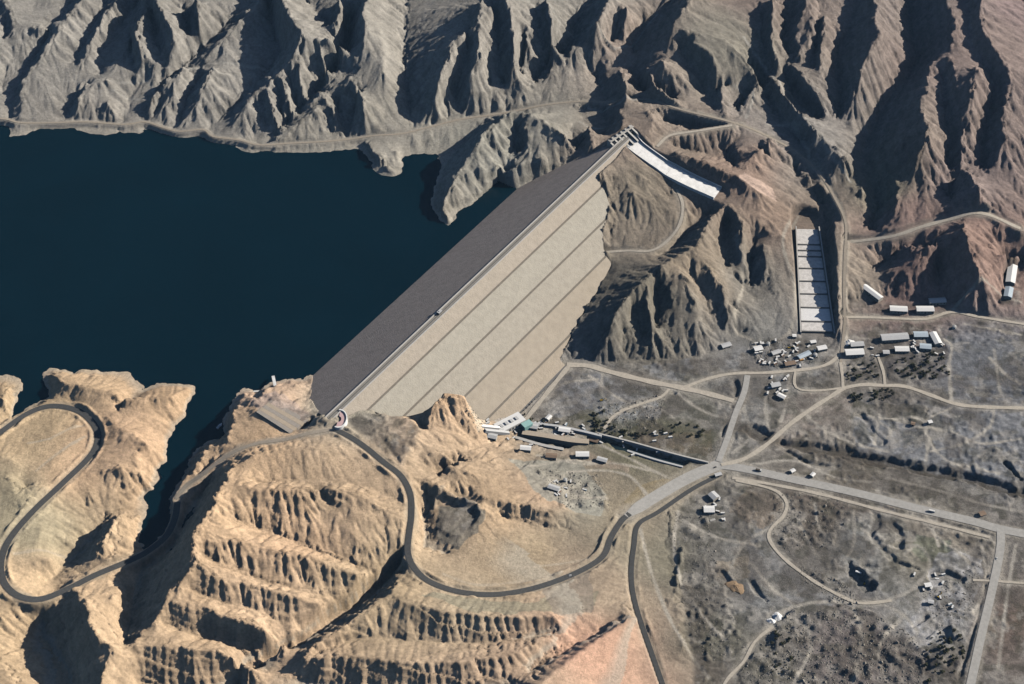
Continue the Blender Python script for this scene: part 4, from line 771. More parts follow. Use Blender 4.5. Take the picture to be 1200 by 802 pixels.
# ---------------------------------------------------------------- sheds and camp buildings: axis from pixel to pixel
BLD = [
('works_shed',(618,499),(630,501),-29,8,5,M_rg,'grey shed on the flats just right of the teal powerhouse annex','shed'),
('works_shed',(655,503),(668,505),-29,8,5,M_rw,'white shed on the flats halfway along the canal wall','shed'),
('works_shed',(690,514),(701,517),-29,7,4,M_rust,'brown shed at the right end of the tan canal wall','shed'),
('works_shed',(640,535),(652,536),-26,8,5,M_rust,'brown shed on the bank left of the white switch building','shed'),
('works_shed',(700,537),(711,540),-26,7,4,M_rg,'grey shed on the bank right of the white switch building','shed'),
('works_shed',(572,512),(582,514),-12,9,6,M_rg,'grey workshop directly below the penstock pipes','workshop'),
('works_shed',(610,528),(622,529),-22,8,5,M_rw,'white workshop below the pale canal wall','workshop'),
('yard_shed',(884,409),(893,407),-30,9,5,M_rw,'white shed at the left side of the work yard','shed'),
('yard_shed',(958,410),(968,408),-30,8,5,M_rw,'white shed at the right side of the work yard','shed'),
('yard_shed',(904,452),(914,450),-30,8,4,M_rg,'grey shed between the crossing road and the square field','shed'),
('yard_shed',(912,462),(920,466),-30,7,4,M_rw,'white shed left of the pale brown field','shed'),
('camp_shed',(1012,337),(1032,352),-26,10,5,M_rw,'white roofed long shed standing askew at the upper left of the camp','shed'),
('camp_shed',(1043,362),(1063,363),-29,11,5,M_rw,'white roofed shed below the fluted red slope','shed'),
('camp_shed',(1074,363),(1094,363),-29,11,5,M_rw,'white roofed shed just right of the one below the fluted slope','shed'),
('camp_shed',(1089,353),(1108,352),-28,10,5,M_rg,'grey roofed shed set back at the right end of the upper camp row','shed'),
('warehouse',(1187,311),(1184,331),-24,14,7,M_rw,'long pale warehouse beside the right hand hill edge','warehouse'),
('warehouse',(1183,337),(1181,348),-24,12,6,M_rb,'short bluish shed below the long pale warehouse','shed'),
('camp_shed',(991,413),(1012,412),-30,12,6,M_rw,'white roofed shed nearest the spillway apron foot','shed'),
('camp_shed',(997,404),(1012,403),-30,9,5,M_rg,'low grey shed behind the white one by the apron foot','shed'),
('camp_shed',(1033,396),(1064,394),-30,13,6,M_rg,'longest shed of the lower camp with a pale grey roof','shed'),
('camp_shed',(1071,392),(1087,392),-30,11,5,M_rb,'blue grey roofed shed right of the longest camp shed','shed'),
('camp_shed',(1093,390),(1100,403),-30,11,5,M_rw,'white shed turned crosswise at the right end of the lower camp','shed'),
('camp_shed',(1049,409),(1065,409),-30,10,5,M_rw,'white shed in the front row of the lower camp','shed'),
('camp_shed',(1078,406),(1091,407),-30,10,5,M_rb,'blue grey shed in the front row of the lower camp','shed'),
('camp_hut',(1035,413),(1042,413),-30,7,4,M_rg,'small grey hut left of the front row sheds','hut'),
('site_office',(825,597),(837,597),-30,11,5,M_rw,'white roofed site office standing alone below the central junction','office'),
('site_office',(833,583),(840,579),-30,12,5,M_rg,'pale grey shed just behind the white site office','shed'),
('switch_house',(675,533),(690,533),-27,9,6,M_rw,'white building on the bank below the tailrace canal','building'),
('yard_shed',(936,419),(949,413),-30,8,4,M_rb,'bluish shed in the work yard beside the apron foot','shed'),
('yard_shed',(846,406),(856,403),-30,8,4,M_rg,'grey shed at the foot of the brown hill','shed'),
('yard_hut',(929,393),(933,393),-29,5,4,M_rw,'tiny white hut at the lower left corner of the spillway apron','hut'),
('yard_hut',(950,401),(956,400),-30,5,4,M_rw,'tiny white hut directly below the spillway apron','hut'),
('roadside_hut',(927,553),(931,551),-30,5,4,M_rw,'small cream hut beside the highway, left one of two','hut'),
('roadside_hut',(951,558),(954,555),-30,5,4,M_rw,'small cream hut beside the highway, right one of two','hut'),
('field_hut',(1088,495),(1092,494),-30,5,3.5,M_rw,'small white hut on the grey plain between tracks','hut'),
('gravel_shed',(1084,686),(1091,685),-30,6,4,M_rw,'small white shed beside the dark pond in the gravel works','shed'),
('gravel_shed',(1088,705),(1094,706),-30,5,4,M_rg,'small grey shed at the edge of the pale gravel sheet','shed'),
('yard_shed',(905,414),(914,411),-30,7,4,M_rg,'grey shed in the middle of the cluttered work yard','shed'),
('yard_shed',(920,427),(932,425),-30,7,4,M_rust,'rusty brown shed at the front of the work yard','shed'),
('roadside_hut',(838,557),(845,555),-29,5,4,M_rg,'grey checkpoint hut at the central road junction','hut'),
('bank_hut',(641,491),(645,487),-29,6,5,M_rw,'small white hut on the flats near the dam foot','hut'),
('pump_house',(643,571),(655,575),-12,8,4,M_rg,'grey workshop on the quarry slope below the powerhouse','workshop'),
('pump_house',(1068,496),(1072,497),-30,5,3,M_rust,'brown hut out on the grey plain','hut'),
('store_hut',(1148,603),(1154,601),-30,7,3.5,M_rust,'brown walled hut near the highway junction at right','hut'),
]
for nm, a, b, z, wd, hh, mr, lab_, cat in BLD:
    A = np.array(P(*a, z)); B = np.array(P(*b, z)); c = (A + B) / 2; ln_ = float(np.linalg.norm(B - A))
    zg = min(height(*A[:2]), height(*B[:2]), height(*c[:2]))
    # roofs are what the pixels show: shift the footprint for the roof's height
    A2 = np.array(P(*a, zg + hh)); B2 = np.array(P(*b, zg + hh)); c = (A2 + B2) / 2
    zg = height(c[0], c[1])
    hut_at(nm, c[0], c[1], zg, max(ln_, 4), wd, hh, math.atan2(B[1] - A[1], B[0] - A[0]), M_wall, mr, lab_, cat, 'camp and yard sheds' if 'shed' in nm else None)

# ---------------------------------------------------------------- spillway: gates, piers, bridge, chute
G0 = np.array(P(716, 169, CREST)); G1 = np.array(P(741, 152, CREST)); gdir = (G1 - G0)[:2]; glen = float(np.linalg.norm(gdir)); ga = math.atan2(gdir[1], gdir[0])
sp = empty('spillway_gates', tuple(G0), 'gated spillway headworks with concrete piers at the far end of the dam', 'spillway', None, ga)
# local x along the bridge, local -y towards the chute
NB = 5; bay = glen / NB
for i in range(NB + 1):
    MB().hexa([(i * bay - 1.6, -22, -18), (i * bay + 1.6, -22, -18), (i * bay + 1.6, 7, -12), (i * bay - 1.6, 7, -12), (i * bay - 1.6, -22, -5), (i * bay + 1.6, -22, -5), (i * bay + 1.6, 7, 5), (i * bay - 1.6, 7, 5)]).build('pier', M_conc, sp)
for i in range(NB):
    MB().box(i * bay + 1.7, (i + 1) * bay - 1.7, -3, -2, -12, 1).build('gate', mat('gate_steel', (.05, .055, .06), .5, .1, .5), sp)
MB().box(-2, glen + 2, -1.5, 4.5, 5.1, 6.0).build('bridge_deck', M_conc, sp)
for yy in (-1.3, 4.1): MB().box(-2, glen + 2, yy, yy + .25, 6.0, 7.0).build('railing', M_conc, sp)
for i in range(NB): MB().box((i + .35) * bay, (i + .65) * bay, .5, 3.2, 6.0, 9.0).build('hoist_house', M_conc, sp)
chl = spline(np.array([P(*p) for p in CH]), 7); chl[:, 2] += 0.2
wid = np.interp(np.linspace(0, 1, len(chl)), [0, .12, .45, .55, 1], [15, 13.5, 13, 15, 14])
c0 = chl[0]
ch = empty('spillway_chute', tuple(c0), 'bright white concrete spillway chute running down from the gates', 'chute')
def rel(l, o): return np.array(l) - np.array(o)
nseg = 9
for k in range(nseg):
    i0 = int(k * (len(chl) - 1) / nseg); i1 = int((k + 1) * (len(chl) - 1) / nseg)
    ribbon('chute_slab', rel(chl[i0:i1 + 1], c0), wid[i0:i1 + 1], -.05 * k, M_white, ch, cross=3)
def wall_along(name, line, w, hgt, m, parent, depth=3):
    l = np.array(line); t = np.gradient(l[:, :2], axis=0); t /= np.linalg.norm(t, axis=1)[:, None]; nr = np.stack([-t[:, 1], t[:, 0]], 1) * w / 2
    V = []; F = []
    for i in range(len(l)):
        x, y, z = l[i]; V += [(x - nr[i, 0], y - nr[i, 1], z - depth), (x + nr[i, 0], y + nr[i, 1], z - depth), (x + nr[i, 0], y + nr[i, 1], z + hgt), (x - nr[i, 0], y - nr[i, 1], z + hgt)]
        if i: a = 4 * (i - 1); F += [(a + j, a + (j + 1) % 4, a + 4 + (j + 1) % 4, a + 4 + j) for j in range(4)]
    F += [(0, 1, 2, 3), (4 * len(l) - 1, 4 * len(l) - 2, 4 * len(l) - 3, 4 * len(l) - 4)]
    return mesh_obj(name, V, F, m, parent)
t = np.gradient(chl[:, :2], axis=0); t /= np.linalg.norm(t, axis=1)[:, None]; nr = np.stack([-t[:, 1], t[:, 0]], 1)
for sg in (-1, 1):
    w = chl.copy(); w[:, :2] += nr * (sg * (wid + .8))[:, None]; wall_along('chute_wall', rel(w, c0), 1.4, 3.2, M_white, ch)
# stepped apron
ap = spline(np.array([P(*p) for p in AP]), 200)
q0 = np.array(P(946, 268, -17)); q1 = np.array(P(958, 391, -30)); apd = q1 - q0; alen = float(np.linalg.norm(apd[:2])); aa = math.atan2(apd[1], apd[0])
apn = empty('spillway_apron', tuple(q0), 'long stepped concrete apron of eight pale panels between two dark side walls', 'apron', None, aa)
cuts = [0, .17, .215, .31, .42, .535, .66, .785, .90, 1.0]
edges_px = [268, 287, 294, 301, 315, 330, 345, 361, 377, 389]
sl_ = apd[2] / alen
M_ap = mat('apron_concrete', (.66, .63, .60), .85, .22, .16, .1, .6); M_ap2 = mat('apron_concrete_bright', (.78, .77, .76), .8, .08, .3)
fr = []
for e in edges_px:
    # fraction along the axis whose pixel row is e
    best = min(np.linspace(0, 1.02, 400), key=lambda f: abs(PIX(*(q0 + apd * f))[1] - e)); fr.append(best)
for i in range(len(fr) - 1):
    x0, x1 = fr[i] * alen + 1.2, fr[i + 1] * alen - 1.2; z0, z1 = x0 * sl_, x1 * sl_ - 0
    hw0 = 17 + 7 * (fr[i]); hw1 = 17 + 7 * (fr[i + 1]); zt = z1 + .6
    MB().hexa([(x0, -hw0, z0 - 6), (x1, -hw1, z1 - 6), (x1, hw1, z1 - 6), (x0, hw0, z0 - 6), (x0, -hw0, z0 - .2), (x1, -hw1, z1 + .1), (x1, hw1, z1 + .1), (x0, hw0, z0 - .2)]).build('apron_panel', M_ap2 if i in (7,) else M_ap, apn)
    MB().box(x1 + .1, x1 + 2.2, -hw1, hw1, z1 - 6, z1 + .9).build('cross_wall', mat('cross_wall_shade', (.17, .165, .16), .9, .15, .3), apn)  # cross walls coloured dark to stand for shadow lines the sun does not cast
for sg in (-1, 1):
    a, b = (0, sg * 18.5, 0), (alen + 2, sg * 26, alen * sl_)
    MB().hexa([(a[0], a[1] - .9, -7), (a[0], a[1] + .9, -7), (b[0], b[1] + .9, b[2] - 7), (b[0], b[1] - .9, b[2] - 7), (a[0], a[1] - .9, 5.0), (a[0], a[1] + .9, 5.0), (b[0], b[1] + .9, b[2] + 4.5), (b[0], b[1] - .9, b[2] + 4.5)]).build('side_wall', M_conc, apn)

# ---------------------------------------------------------------- intake on the near shore, overlook at the dam end, powerhouse
ix, iy, _ = P(324, 462, 14); it = empty('intake_tower', (ix, iy, height(ix, iy)), 'white intake tower with access ramp at the lake edge beside the dam', 'intake tower')
zt = 22 - height(ix, iy); 
MB().cyl(0, 0, -6, zt, 4.2, 3.6, 12).build('shaft', M_white, it); MB().cyl(0, 0, zt, zt + 3, 5, 5, 12).build('gate_house', M_conc, it); MB().cyl(0, 0, zt + 3, zt + 4, 5.4, 1, 12).build('roof', M_rw, it)
e1 = rel(P(320, 441, 6), (ix, iy, it.location[2])); MB().bar((0, 0, zt * .6), tuple(e1), 4.5, 1.2).build('ramp', M_white, it)
e2 = rel(P(317, 472, 34), (ix, iy, it.location[2])); MB().bar((0, 0, zt - .6), tuple(e2), 5, 1.2).build('access_bridge', M_conc, it)
jx, jy, _ = P(309, 456, 8); jt = empty('jetty', (jx, jy, 0), 'thin pale jetty reaching into the lake left of the intake tower', 'jetty')
f1 = rel(P(297, 459, 3), (jx, jy, 0)); f0 = rel(P(316, 466, 16), (jx, jy, 0))
MB().bar((0, 0, 4), tuple(f1), 3, .8).build('deck', M_white, jt); MB().bar((0, 0, 4), tuple(f0), 3, .8).build('gangway', M_conc, jt); MB().box(-2.5, 2.5, -2.5, 2.5, -6, 5.5).build('float', mat('teal_paint', (.35, .50, .50), .6, .1, .5), jt)
for k in range(2):
    p = f1 * (.4 + .5 * k); MB().cyl(p[0], p[1], -8, p[2] - .3, .5).build('pile', M_conc, jt)
ox_, oy_, _ = P(397, 491, 56); ov = empty('overlook_terrace', (ox_, oy_, CREST), 'pink and white paved overlook at the near end of the dam crest', 'terrace')
M_pink = mat('pink_paving', (.58, .40, .39), .8, .1, .6)
def ring(name, r0, r1, a0, a1, z0, z1, m, n=20):
    V = []; F = []
    for i in range(n + 1):
        a = a0 + (a1 - a0) * i / n; c_, s_ = math.cos(a), math.sin(a)
        V += [(r0 * c_, r0 * s_ * 1.5, z0), (r1 * c_, r1 * s_ * 1.5, z0), (r1 * c_, r1 * s_ * 1.5, z1), (r0 * c_, r0 * s_ * 1.5, z1)]
        if i: b = 4 * (i - 1); F += [(b + j, b + (j + 1) % 4, b + 4 + (j + 1) % 4, b + 4 + j) for j in range(4)]
    F += [(0, 1, 2, 3), (4 * n + 3, 4 * n + 2, 4 * n + 1, 4 * n)]
    return mesh_obj(name, V, F, m, ov)
ring('terrace_floor', 3.5, 10.5, -1.9, 1.5, -6, .5, M_pink); ring('outer_wall', 10.6, 12.0, -2.0, 1.6, -8, 2.2, M_white)

byo = P(330, 487, 42); by = empty('benched_platform', byo, 'smooth benched earth platform with grey and tan stripes between the intake and the dam end', 'embankment')
cA, cB, cC, cD = [np.array(P(*p_)) for p_ in ((300,483,44), (339,508,44), (366,489,40), (322,466,40))]
for k in range(6):
    f0, f1_ = k / 6 + .008, (k + 1) / 6 - .008; q_ = [cA + (cD - cA) * f0, cB + (cC - cB) * f0, cB + (cC - cB) * f1_, cA + (cD - cA) * f1_]
    z_ = 44 - .9 * k; vv = [(v_[0] - byo[0], v_[1] - byo[1], z_ - byo[2] + dz_) for dz_ in (-12, 0) for v_ in q_]
    mesh_obj('bench', vv, BF, mat('bench_tan', (.46, .38, .29), .95, .1, .2) if k % 2 else mat('bench_grey', (.36, .32, .28), .95, .1, .2), by)
px_, py_, _ = P(598, 500, -26); ph = empty('powerhouse', (px_, py_, height(px_, py_)), 'teal and white powerhouse at the foot of the near abutment', 'powerhouse', None, RAD(35))
MB().box(-22, 20, -9, 9, -6, 9).build('wall', M_conc, ph); MB().box(-23, 21, -10, 10, 9.01, 10).build('roof', M_rw, ph)
MB().box(12, 26, -20, -10.1, -6, 7).build('annex', mat('teal_cladding', (.25, .45, .44), .6, .1, .4), ph); MB().box(11.5, 26.5, -20.5, -10, 7.01, 7.8).build('annex_roof', mat('teal_roof', (.32, .52, .50), .6, .1, .4), ph)
for i in range(7): MB().box(-19 + i * 5.5, -16.5 + i * 5.5, -9.12, -9.0, 2, 6).build('window', MATS['dark_glass'] if 'dark_glass' in MATS else M_darkc, ph)
for i in range(4): MB().box(-18 + i * 9, -14 + i * 9, -3, 3, 10.01, 11.5).build('roof_vent', M_rg, ph)
# penstock pipes above the powerhouse and long canal walls
for k, (a, b) in enumerate((((563, 500, 2), (592, 503, -22)), ((568, 505, 2), (596, 508, -22)))):
    A = np.array(P(*a)); B = np.array(P(*b)); MB().bar((0, 0, 0), tuple(B - A), 5, 5).build('penstock', M_white if k == 0 else M_rg, None, label='white penstock pipe running down to the powerhouse' if k == 0 else 'grey penstock pipe below the white one by the powerhouse', cat='pipe').location = tuple(A)
def canal_wall(pts, z, hgt, m, label, w=3.0):
    l = spline(np.array([P(*p, z) for p in pts])); o = wall_along('canal_wall', rel(l, l[0]), w, hgt, m, None, 8); o.location = tuple(l[0]); o['label'] = label; o['category'] = 'wall'
canal_wall([(612,508),(640,512),(668,517),(690,519)], -28, 3, mat('tan_concrete', (.45, .38, .30), .9, .1, .3), 'tan wall along the upper side of the tailrace canal', 9)
canal_wall([(604,515),(635,524),(660,529)], -28, 5, M_conc, 'pale wall along the lower side of the tailrace canal', 5)
canal_wall([(620,497),(650,500),(680,506),(705,512)], -29, 2.5, M_rg, 'grey wall at the edge of the flats above the canal', 4)
canal_wall([(700,509),(740,519),(790,533),(830,543)], -29, 2.5, M_conc, 'long pale wall between the canal and the shrubs', 2.5)
canal_wall([(735,529),(770,540),(800,548)], -29, 2.0, M_rg, 'short grey wall below the canal near the junction', 3)

# ---------------------------------------------------------------- small things: boat, vehicles, lamp posts, trees
bx_, by_, _ = P(257, 500, 0.4); bt = empty('motor_boat', (bx_, by_, .15), 'small white boat on the dark water of the gorge mouth', 'boat', None, 1.0)
mesh_obj('hull', [(-5, -1.6, 0), (3, -1.6, 0), (6, 0, .2), (3, 1.6, 0), (-5, 1.6, 0), (-5, -1.9, 1.3), (3, -2, 1.4), (7, 0, 1.8), (3, 2, 1.4), (-5, 1.9, 1.3)], [(0, 1, 6, 5), (1, 2, 7, 6), (2, 3, 8, 7), (3, 4, 9, 8), (4, 0, 5, 9), (5, 6, 7, 8, 9), (0, 4, 3, 2, 1)], M_white, bt)
MB().box(-2, 1.5, -1.1, 1.1, 1.4, 2.9).build('cabin', M_rw, bt)
M_tyre = mat('tyre_rubber', (.03, .03, .03), .9, .05, 1); M_glass = mat('dark_glass', (.03, .035, .04), .2, .05, 1, spec=.5)
def wheel(x, y, r, w):
    V = []; k = 10
    for yy in (y - w / 2, y + w / 2): V += [(x + r * math.cos(6.2832 * i / k), yy, r + r * math.sin(6.2832 * i / k)) for i in range(k)]
    return V, [(i, (i + 1) % k, k + (i + 1) % k, k + i) for i in range(k)] + [tuple(range(k - 1, -1, -1)), tuple(range(k, 2 * k))]
def vehicle(kind, pa, pb, z, col, label, group=None):
    A = np.array(P(*pa, z)); B = np.array(P(*pb, z)); rz = math.atan2(B[1] - A[1], B[0] - A[0]); zz = max(height(A[0], A[1]) + .3, z)
    r = empty('truck' if kind == 'truck' else 'parked_car', (A[0], A[1], zz), label, 'truck' if kind == 'truck' else 'car', group, rz)
    if kind == 'truck':
        MB().box(-4.5, 1.8, -1.3, 1.3, 1.1, 3.3).build('cargo_body', mat('paint_' + label.split()[0], col, .5, .05, .5), r)
        MB().hexa([(2, -1.2, .7), (4.2, -1.2, .7), (4.2, 1.2, .7), (2, 1.2, .7), (2, -1.2, 3), (3.8, -1.1, 3), (3.8, 1.1, 3), (2, 1.2, 3)]).build('cab', M_rw, r)
        MB().box(3.9, 4.12, -1.0, 1.0, 1.7, 2.6).build('windscreen', M_glass, r)
        MB().box(-4.5, 4, -.5, .5, .7, 1.1).build('chassis', M_darkc, r); wx = (-3.4, -1.9, 3)
        rr, ww, yy = .55, .5, 1.05
    else:
        MB().hexa([(-2.1, -.9, .35), (2.2, -.9, .35), (2.2, .9, .35), (-2.1, .9, .35), (-2.1, -.85, .95), (2.2, -.85, .9), (2.2, .85, .9), (-2.1, .85, .95)]).build('body', mat('paint_' + label.split()[0], col, .35, .05, .5, spec=.5), r)
        MB().hexa([(-1.7, -.8, .95), (1.1, -.8, .95), (1.1, .8, .95), (-1.7, .8, .95), (-1.3, -.68, 1.5), (.5, -.68, 1.5), (.5, .68, 1.5), (-1.3, .68, 1.5)]).build('cabin', M_glass, r); wx = (-1.3, 1.35)
        MB().box(-1.25, .45, -.66, .66, 1.5, 1.54).build('roof', mat('paint_' + label.split()[0], col), r)
        rr, ww, yy = .33, .22, .8
    for x_ in wx:
        for s_ in (-1, 1): V, F = wheel(x_, s_ * yy, rr, ww); mesh_obj('wheel', V, F, M_tyre, r)
vehicle('truck', (1006, 672), (1012, 674), -36, (.8, .8, .8), 'white lorry standing in the dark gravel pit')
vehicle('truck', (889, 552), (930, 562), -29, (.12, .10, .08), 'brown lorry on the highway just right of the central junction')
vehicle('truck', (1092, 600), (1140, 611), -29, (.75, .73, .70), 'pale lorry on the highway in the middle of its straight')
vehicle('car', (1168, 655), (1163, 690), -29, (.7, .7, .7), 'silver car on the side road just below the junction')
vehicle('car', (668, 675), (690, 664), -5, (.6, .6, .62), 'grey car on the lower bend of the mountain road')
vehicle('car', (838, 548), (805, 560), -29, (.05, .05, .06), 'black car turning at the central junction')
vehicle('truck', (940, 423), (948, 421), -30, (.55, .3, .1), 'orange lorry parked in the work yard beside the bluish shed')
vehicle('car', (1022, 417), (1026, 416), -30, (.8, .8, .8), 'white car parked between the small grey hut and the white shed')

leafm = [mat('olive_foliage', (.075, .075, .040), .9, .3, .6), mat('dark_foliage', (.060, .058, .036), .9, .3, .6)]
bark = mat('brown_bark', (.12, .09, .06), .9, .2, .8)
def crown_mesh(seed, R, hgt, m, n=70):
    r = np.random.default_rng(seed); V = []; F = []
    for i in range(n):
        d = r.normal(size=3); d /= np.linalg.norm(d); rad = R * (0.35 + .65 * r.random() ** .5) * (0.8 + .3 * math.sin(3 * math.atan2(d[1], d[0]) + seed))
        c = np.array((d[0] * rad, d[1] * rad, hgt * .62 + d[2] * hgt * .36)); s = R * .26 * (0.6 + r.random())
        a = r.normal(size=3); a /= np.linalg.norm(a); b = np.cross(a, r.normal(size=3)); b /= np.linalg.norm(b); e = np.cross(a, b); k = len(V)
        V += [tuple(c + s * a), tuple(c + s * b), tuple(c - s * a), tuple(c - s * b), tuple(c + s * .6 * e)]
        F += [(k, k + 1, k + 4), (k + 1, k + 2, k + 4), (k + 2, k + 3, k + 4), (k + 3, k, k + 4), (k, k + 3, k + 2, k + 1)]
    me = bpy.data.meshes.new('crown'); me.from_pydata(V, [], F); me.update(); me.materials.append(m); return me
crowns = [crown_mesh(s, 2.6 + .5 * (s % 3), 4.5 + (s % 2), leafm[s % 2]) for s in range(5)]
tm = MB().cyl(0, 0, -.5, 3.0, .25, .12, 6); tme = bpy.data.meshes.new('trunk'); tme.from_pydata(tm.v, [], tm.f); tme.update(); tme.materials.append(bark)
GROVES = [([(690,484),(705,480),(720,500),(735,506),(775,503),(800,495),(822,500),(838,512),(800,512),(750,515),(700,512)],60,'bushy olive tree in the thicket beside the tailrace canal','trees in the canal thicket'),
 ([(990,452),(1008,462),(1040,455),(1050,462),(1035,470),(1000,470)],34,'dark bushy tree in the clump below the valley road','trees below the valley road'),
 ([(992,424),(1024,422),(1030,445),(992,447)],30,'scrubby tree in the square plot under the camp sheds','trees in the square plot'),
 ([(1040,425),(1108,410),(1116,440),(1080,447),(1050,440)],60,'scrubby tree on the cluttered ground right of the camp plot','trees on the ground right of the camp'),
 ([(600,478),(618,488),(650,498),(640,503),(612,497)],14,'olive tree beside the powerhouse at the dam foot','trees beside the powerhouse'),
 ([(1085,748),(1115,738),(1138,752),(1120,795),(1080,800)],50,'dark tree among the heaps inside the corner of the side road','trees inside the road corner'),
 ([(905,738),(930,742),(925,790),(900,795)],26,'dark shrub on the rubble heaps at the bottom','shrubs on the rubble heaps')]
for pg, n, lb, gp in GROVES:
    g = poly(pg, -30); lo = g.min(0); hi = g.max(0); k = 0; tries = 0
    while k < n and tries < 4000:
        tries += 1; x = rng.uniform(lo[0], hi[0]); y = rng.uniform(lo[1], hi[1])
        if not inside(np.array([x]), np.array([y]), g)[0]: continue
        s = rng.uniform(.4, 1.05); r = empty('bushy_tree', (x, y, height(x, y)), lb, 'tree', gp, rng.uniform(0, 6.28)); r.scale = (s, s, s * rng.uniform(.8, 1.1))
        link(bpy.data.objects.new('trunk', tme), r); link(bpy.data.objects.new('crown', crowns[rng.integers(5)]), r); k += 1

# boulders strewn on the rocky slopes and heaps: uncountable
def rubble():
    V = []; F = []; zones = [([(900,745),(925,718),(1000,712),(1060,735),(1085,770),(1075,810),(880,810),(865,790)],1700,1.5),([(780,600),(830,605),(850,700),(880,760),(830,780),(790,700)],900,1.2),([(905,580),(985,575),(1000,600),(975,640),(925,650),(905,625)],700,1.2),
      ([(930,660),(985,680),(1010,705),(990,712),(940,680)],350,1.3),([(700,478),(780,462),(770,500),(720,510)],500,1.3),([(630,560),(700,560),(715,600),(660,610)],350,1.5),([(880,400),(925,400),(970,425),(890,432)],400,1.3),([(1075,700),(1150,660),(1140,720),(1100,745)],250,1.3),([(555,490),(575,500),(565,530),(545,520)],120,1.6)]
    base = np.array([(1, 0, 0), (.3, .95, 0), (-.8, .6, 0), (-.8, -.6, 0), (.3, -.95, 0), (.5, .2, .8), (-.4, -.2, .9)]); fc = [(0, 1, 5), (1, 2, 6), (1, 6, 5), (2, 3, 6), (3, 4, 6), (4, 0, 5), (4, 5, 6)]
    for pg, n, sz in zones:
        g = poly(pg, -30); lo = g.min(0); hi = g.max(0); X = rng.uniform(lo[0], hi[0], n * 3); Y = rng.uniform(lo[1], hi[1], n * 3); m = inside(X, Y, g); X = X[m][:n]; Y = Y[m][:n]
        for x, y in zip(X, Y):
            s = sz * rng.uniform(.3, 1.0) * (1 + (rng.random() < .03)); a = rng.uniform(0, 6.28); c_, s_ = math.cos(a), math.sin(a); b = base * s * rng.uniform(.7, 1.3, (7, 3)); k = len(V); z = height(x, y) - .1
            V += [(x + p[0] * c_ - p[1] * s_, y + p[0] * s_ + p[1] * c_, z + p[2]) for p in b]; F += [tuple(k + i for i in f) for f in fc]
    mesh_obj('rubble', V, F, mat('grey_rubble', (.27, .245, .21), .95, .4, .12), None, kind='stuff')
rubble()
xw, yw, _ = P(915, 722, -30)
def mound(name, pa, z, R, hgt, m, label, cat, asp=1.0):
    x, y, _ = P(*pa, z); zg = height(x, y); r = np.random.default_rng(int(x) % 999); V = [(0, 0, hgt)]; F = []; n = 22; K = 6
    for k in range(1, K + 1):
        t = k / K
        for i in range(n): a = 6.2832 * i / n; q_ = R * t * (1 + .22 * math.sin(2 * a + x) + .12 * math.sin(5 * a) + r.uniform(-.06, .06)); V.append((q_ * math.cos(a), q_ * asp * math.sin(a), hgt * (1 - t) ** 1.1 * (1 + r.uniform(-.15, .15)) - (1.0 if k == K else 0)))
    for i in range(n): F.append((0, 1 + i, 1 + (i + 1) % n))
    for k in range(K - 1):
        for i in range(n): a = 1 + k * n; F.append((a + i, a + n + i, a + n + (i + 1) % n, a + (i + 1) % n))
    o = mesh_obj(name, V, F, m, None, label=label, cat=cat); o.location = (x, y, zg)
mound('gravel_heap', (911, 723), -30, 9, 4.5, mat('white_rubble', (.82, .81, .79), .9, .08, .4), 'bright white rubble heap above the brown heaps', 'heap', .8)
mound('gravel_heap', (904, 728), -30, 6, 3, MATS['white_rubble'], 'smaller white rubble heap left of the bright one', 'heap')
mound('gravel_heap', (862, 688), -30, 12, 3.2, mat('orange_soil', (.30, .21, .13), .9, .12, .3), 'orange soil heap beside the dark hollow', 'heap')
mound('gravel_heap', (995, 402), -30, 8, 4, MATS['white_rubble'], 'pale heap behind the sheds by the apron foot', 'heap')

# stores, machines and stacks lying about the work sites
def clutter(name, px, py, kind, label, cat, group, z=-30):
    x, y, _ = P(px, py, z); zg = height(x, y); rz = rng.uniform(0, 3.1)
    r_ = empty(name, (x, y, zg), label, cat, group, rz)
    if kind == 'box':
        MB().box(-3, 3, -1.22, 1.22, 0, 2.6).build('body', CM[int(rng.integers(4))], r_); MB().box(3.0, 3.08, -1.1, 1.1, .15, 2.45).build('door', M_darkc, r_)
        MB().box(-2.9, 2.9, -1.1, 1.1, 2.6, 2.72).build('roof', CM[0], r_)
    elif kind == 'tank':
        MB().cyl(0, 0, 0, 4.2, 3.0, 3.0, 14).build('shell', CM[0], r_); MB().cyl(0, 0, 4.2, 5.2, 3.1, .4, 14).build('roof', CM[3], r_)
    elif kind == 'stack':
        for k in range(4): MB().box(-4, 4, -1.6 + k * .8, -.95 + k * .8, 0, .6 + .25 * (k % 2)).build('beam', M_conc, r_)
    else:
        MB().box(-2.6, 2.2, -1.5, -.9, 0, .95).build('track', M_tyre, r_); MB().box(-2.6, 2.2, .9, 1.5, 0, .95).build('track', M_tyre, r_)
        MB().box(-2.4, 1.6, -1.2, 1.2, .95, 2.2).build('body', MY, r_); MB().box(-.2, 1.5, .1, 1.2, 2.2, 3.4).build('cab', M_glass, r_)
        MB().bar((1.4, -.4, 1.8), (5, -.4, 4.4), .5, .6).build('boom', MY, r_); MB().bar((5, -.4, 4.4), (7.4, -.4, 1.4), .4, .5).build('stick', MY, r_); MB().box(6.9, 8, -1, .2, .2, 1.4).build('bucket', M_darkc, r_)
CM = [mat('box_white', (.72, .71, .69), .6, .1, .5), mat('box_rust', (.27, .15, .09), .7, .2, .5), mat('box_blue', (.16, .27, .38), .6, .1, .5), mat('box_grey', (.40, .40, .39), .6, .1, .5)]
MY = mat('machine_yellow', (.55, .36, .06), .6, .1, .5)
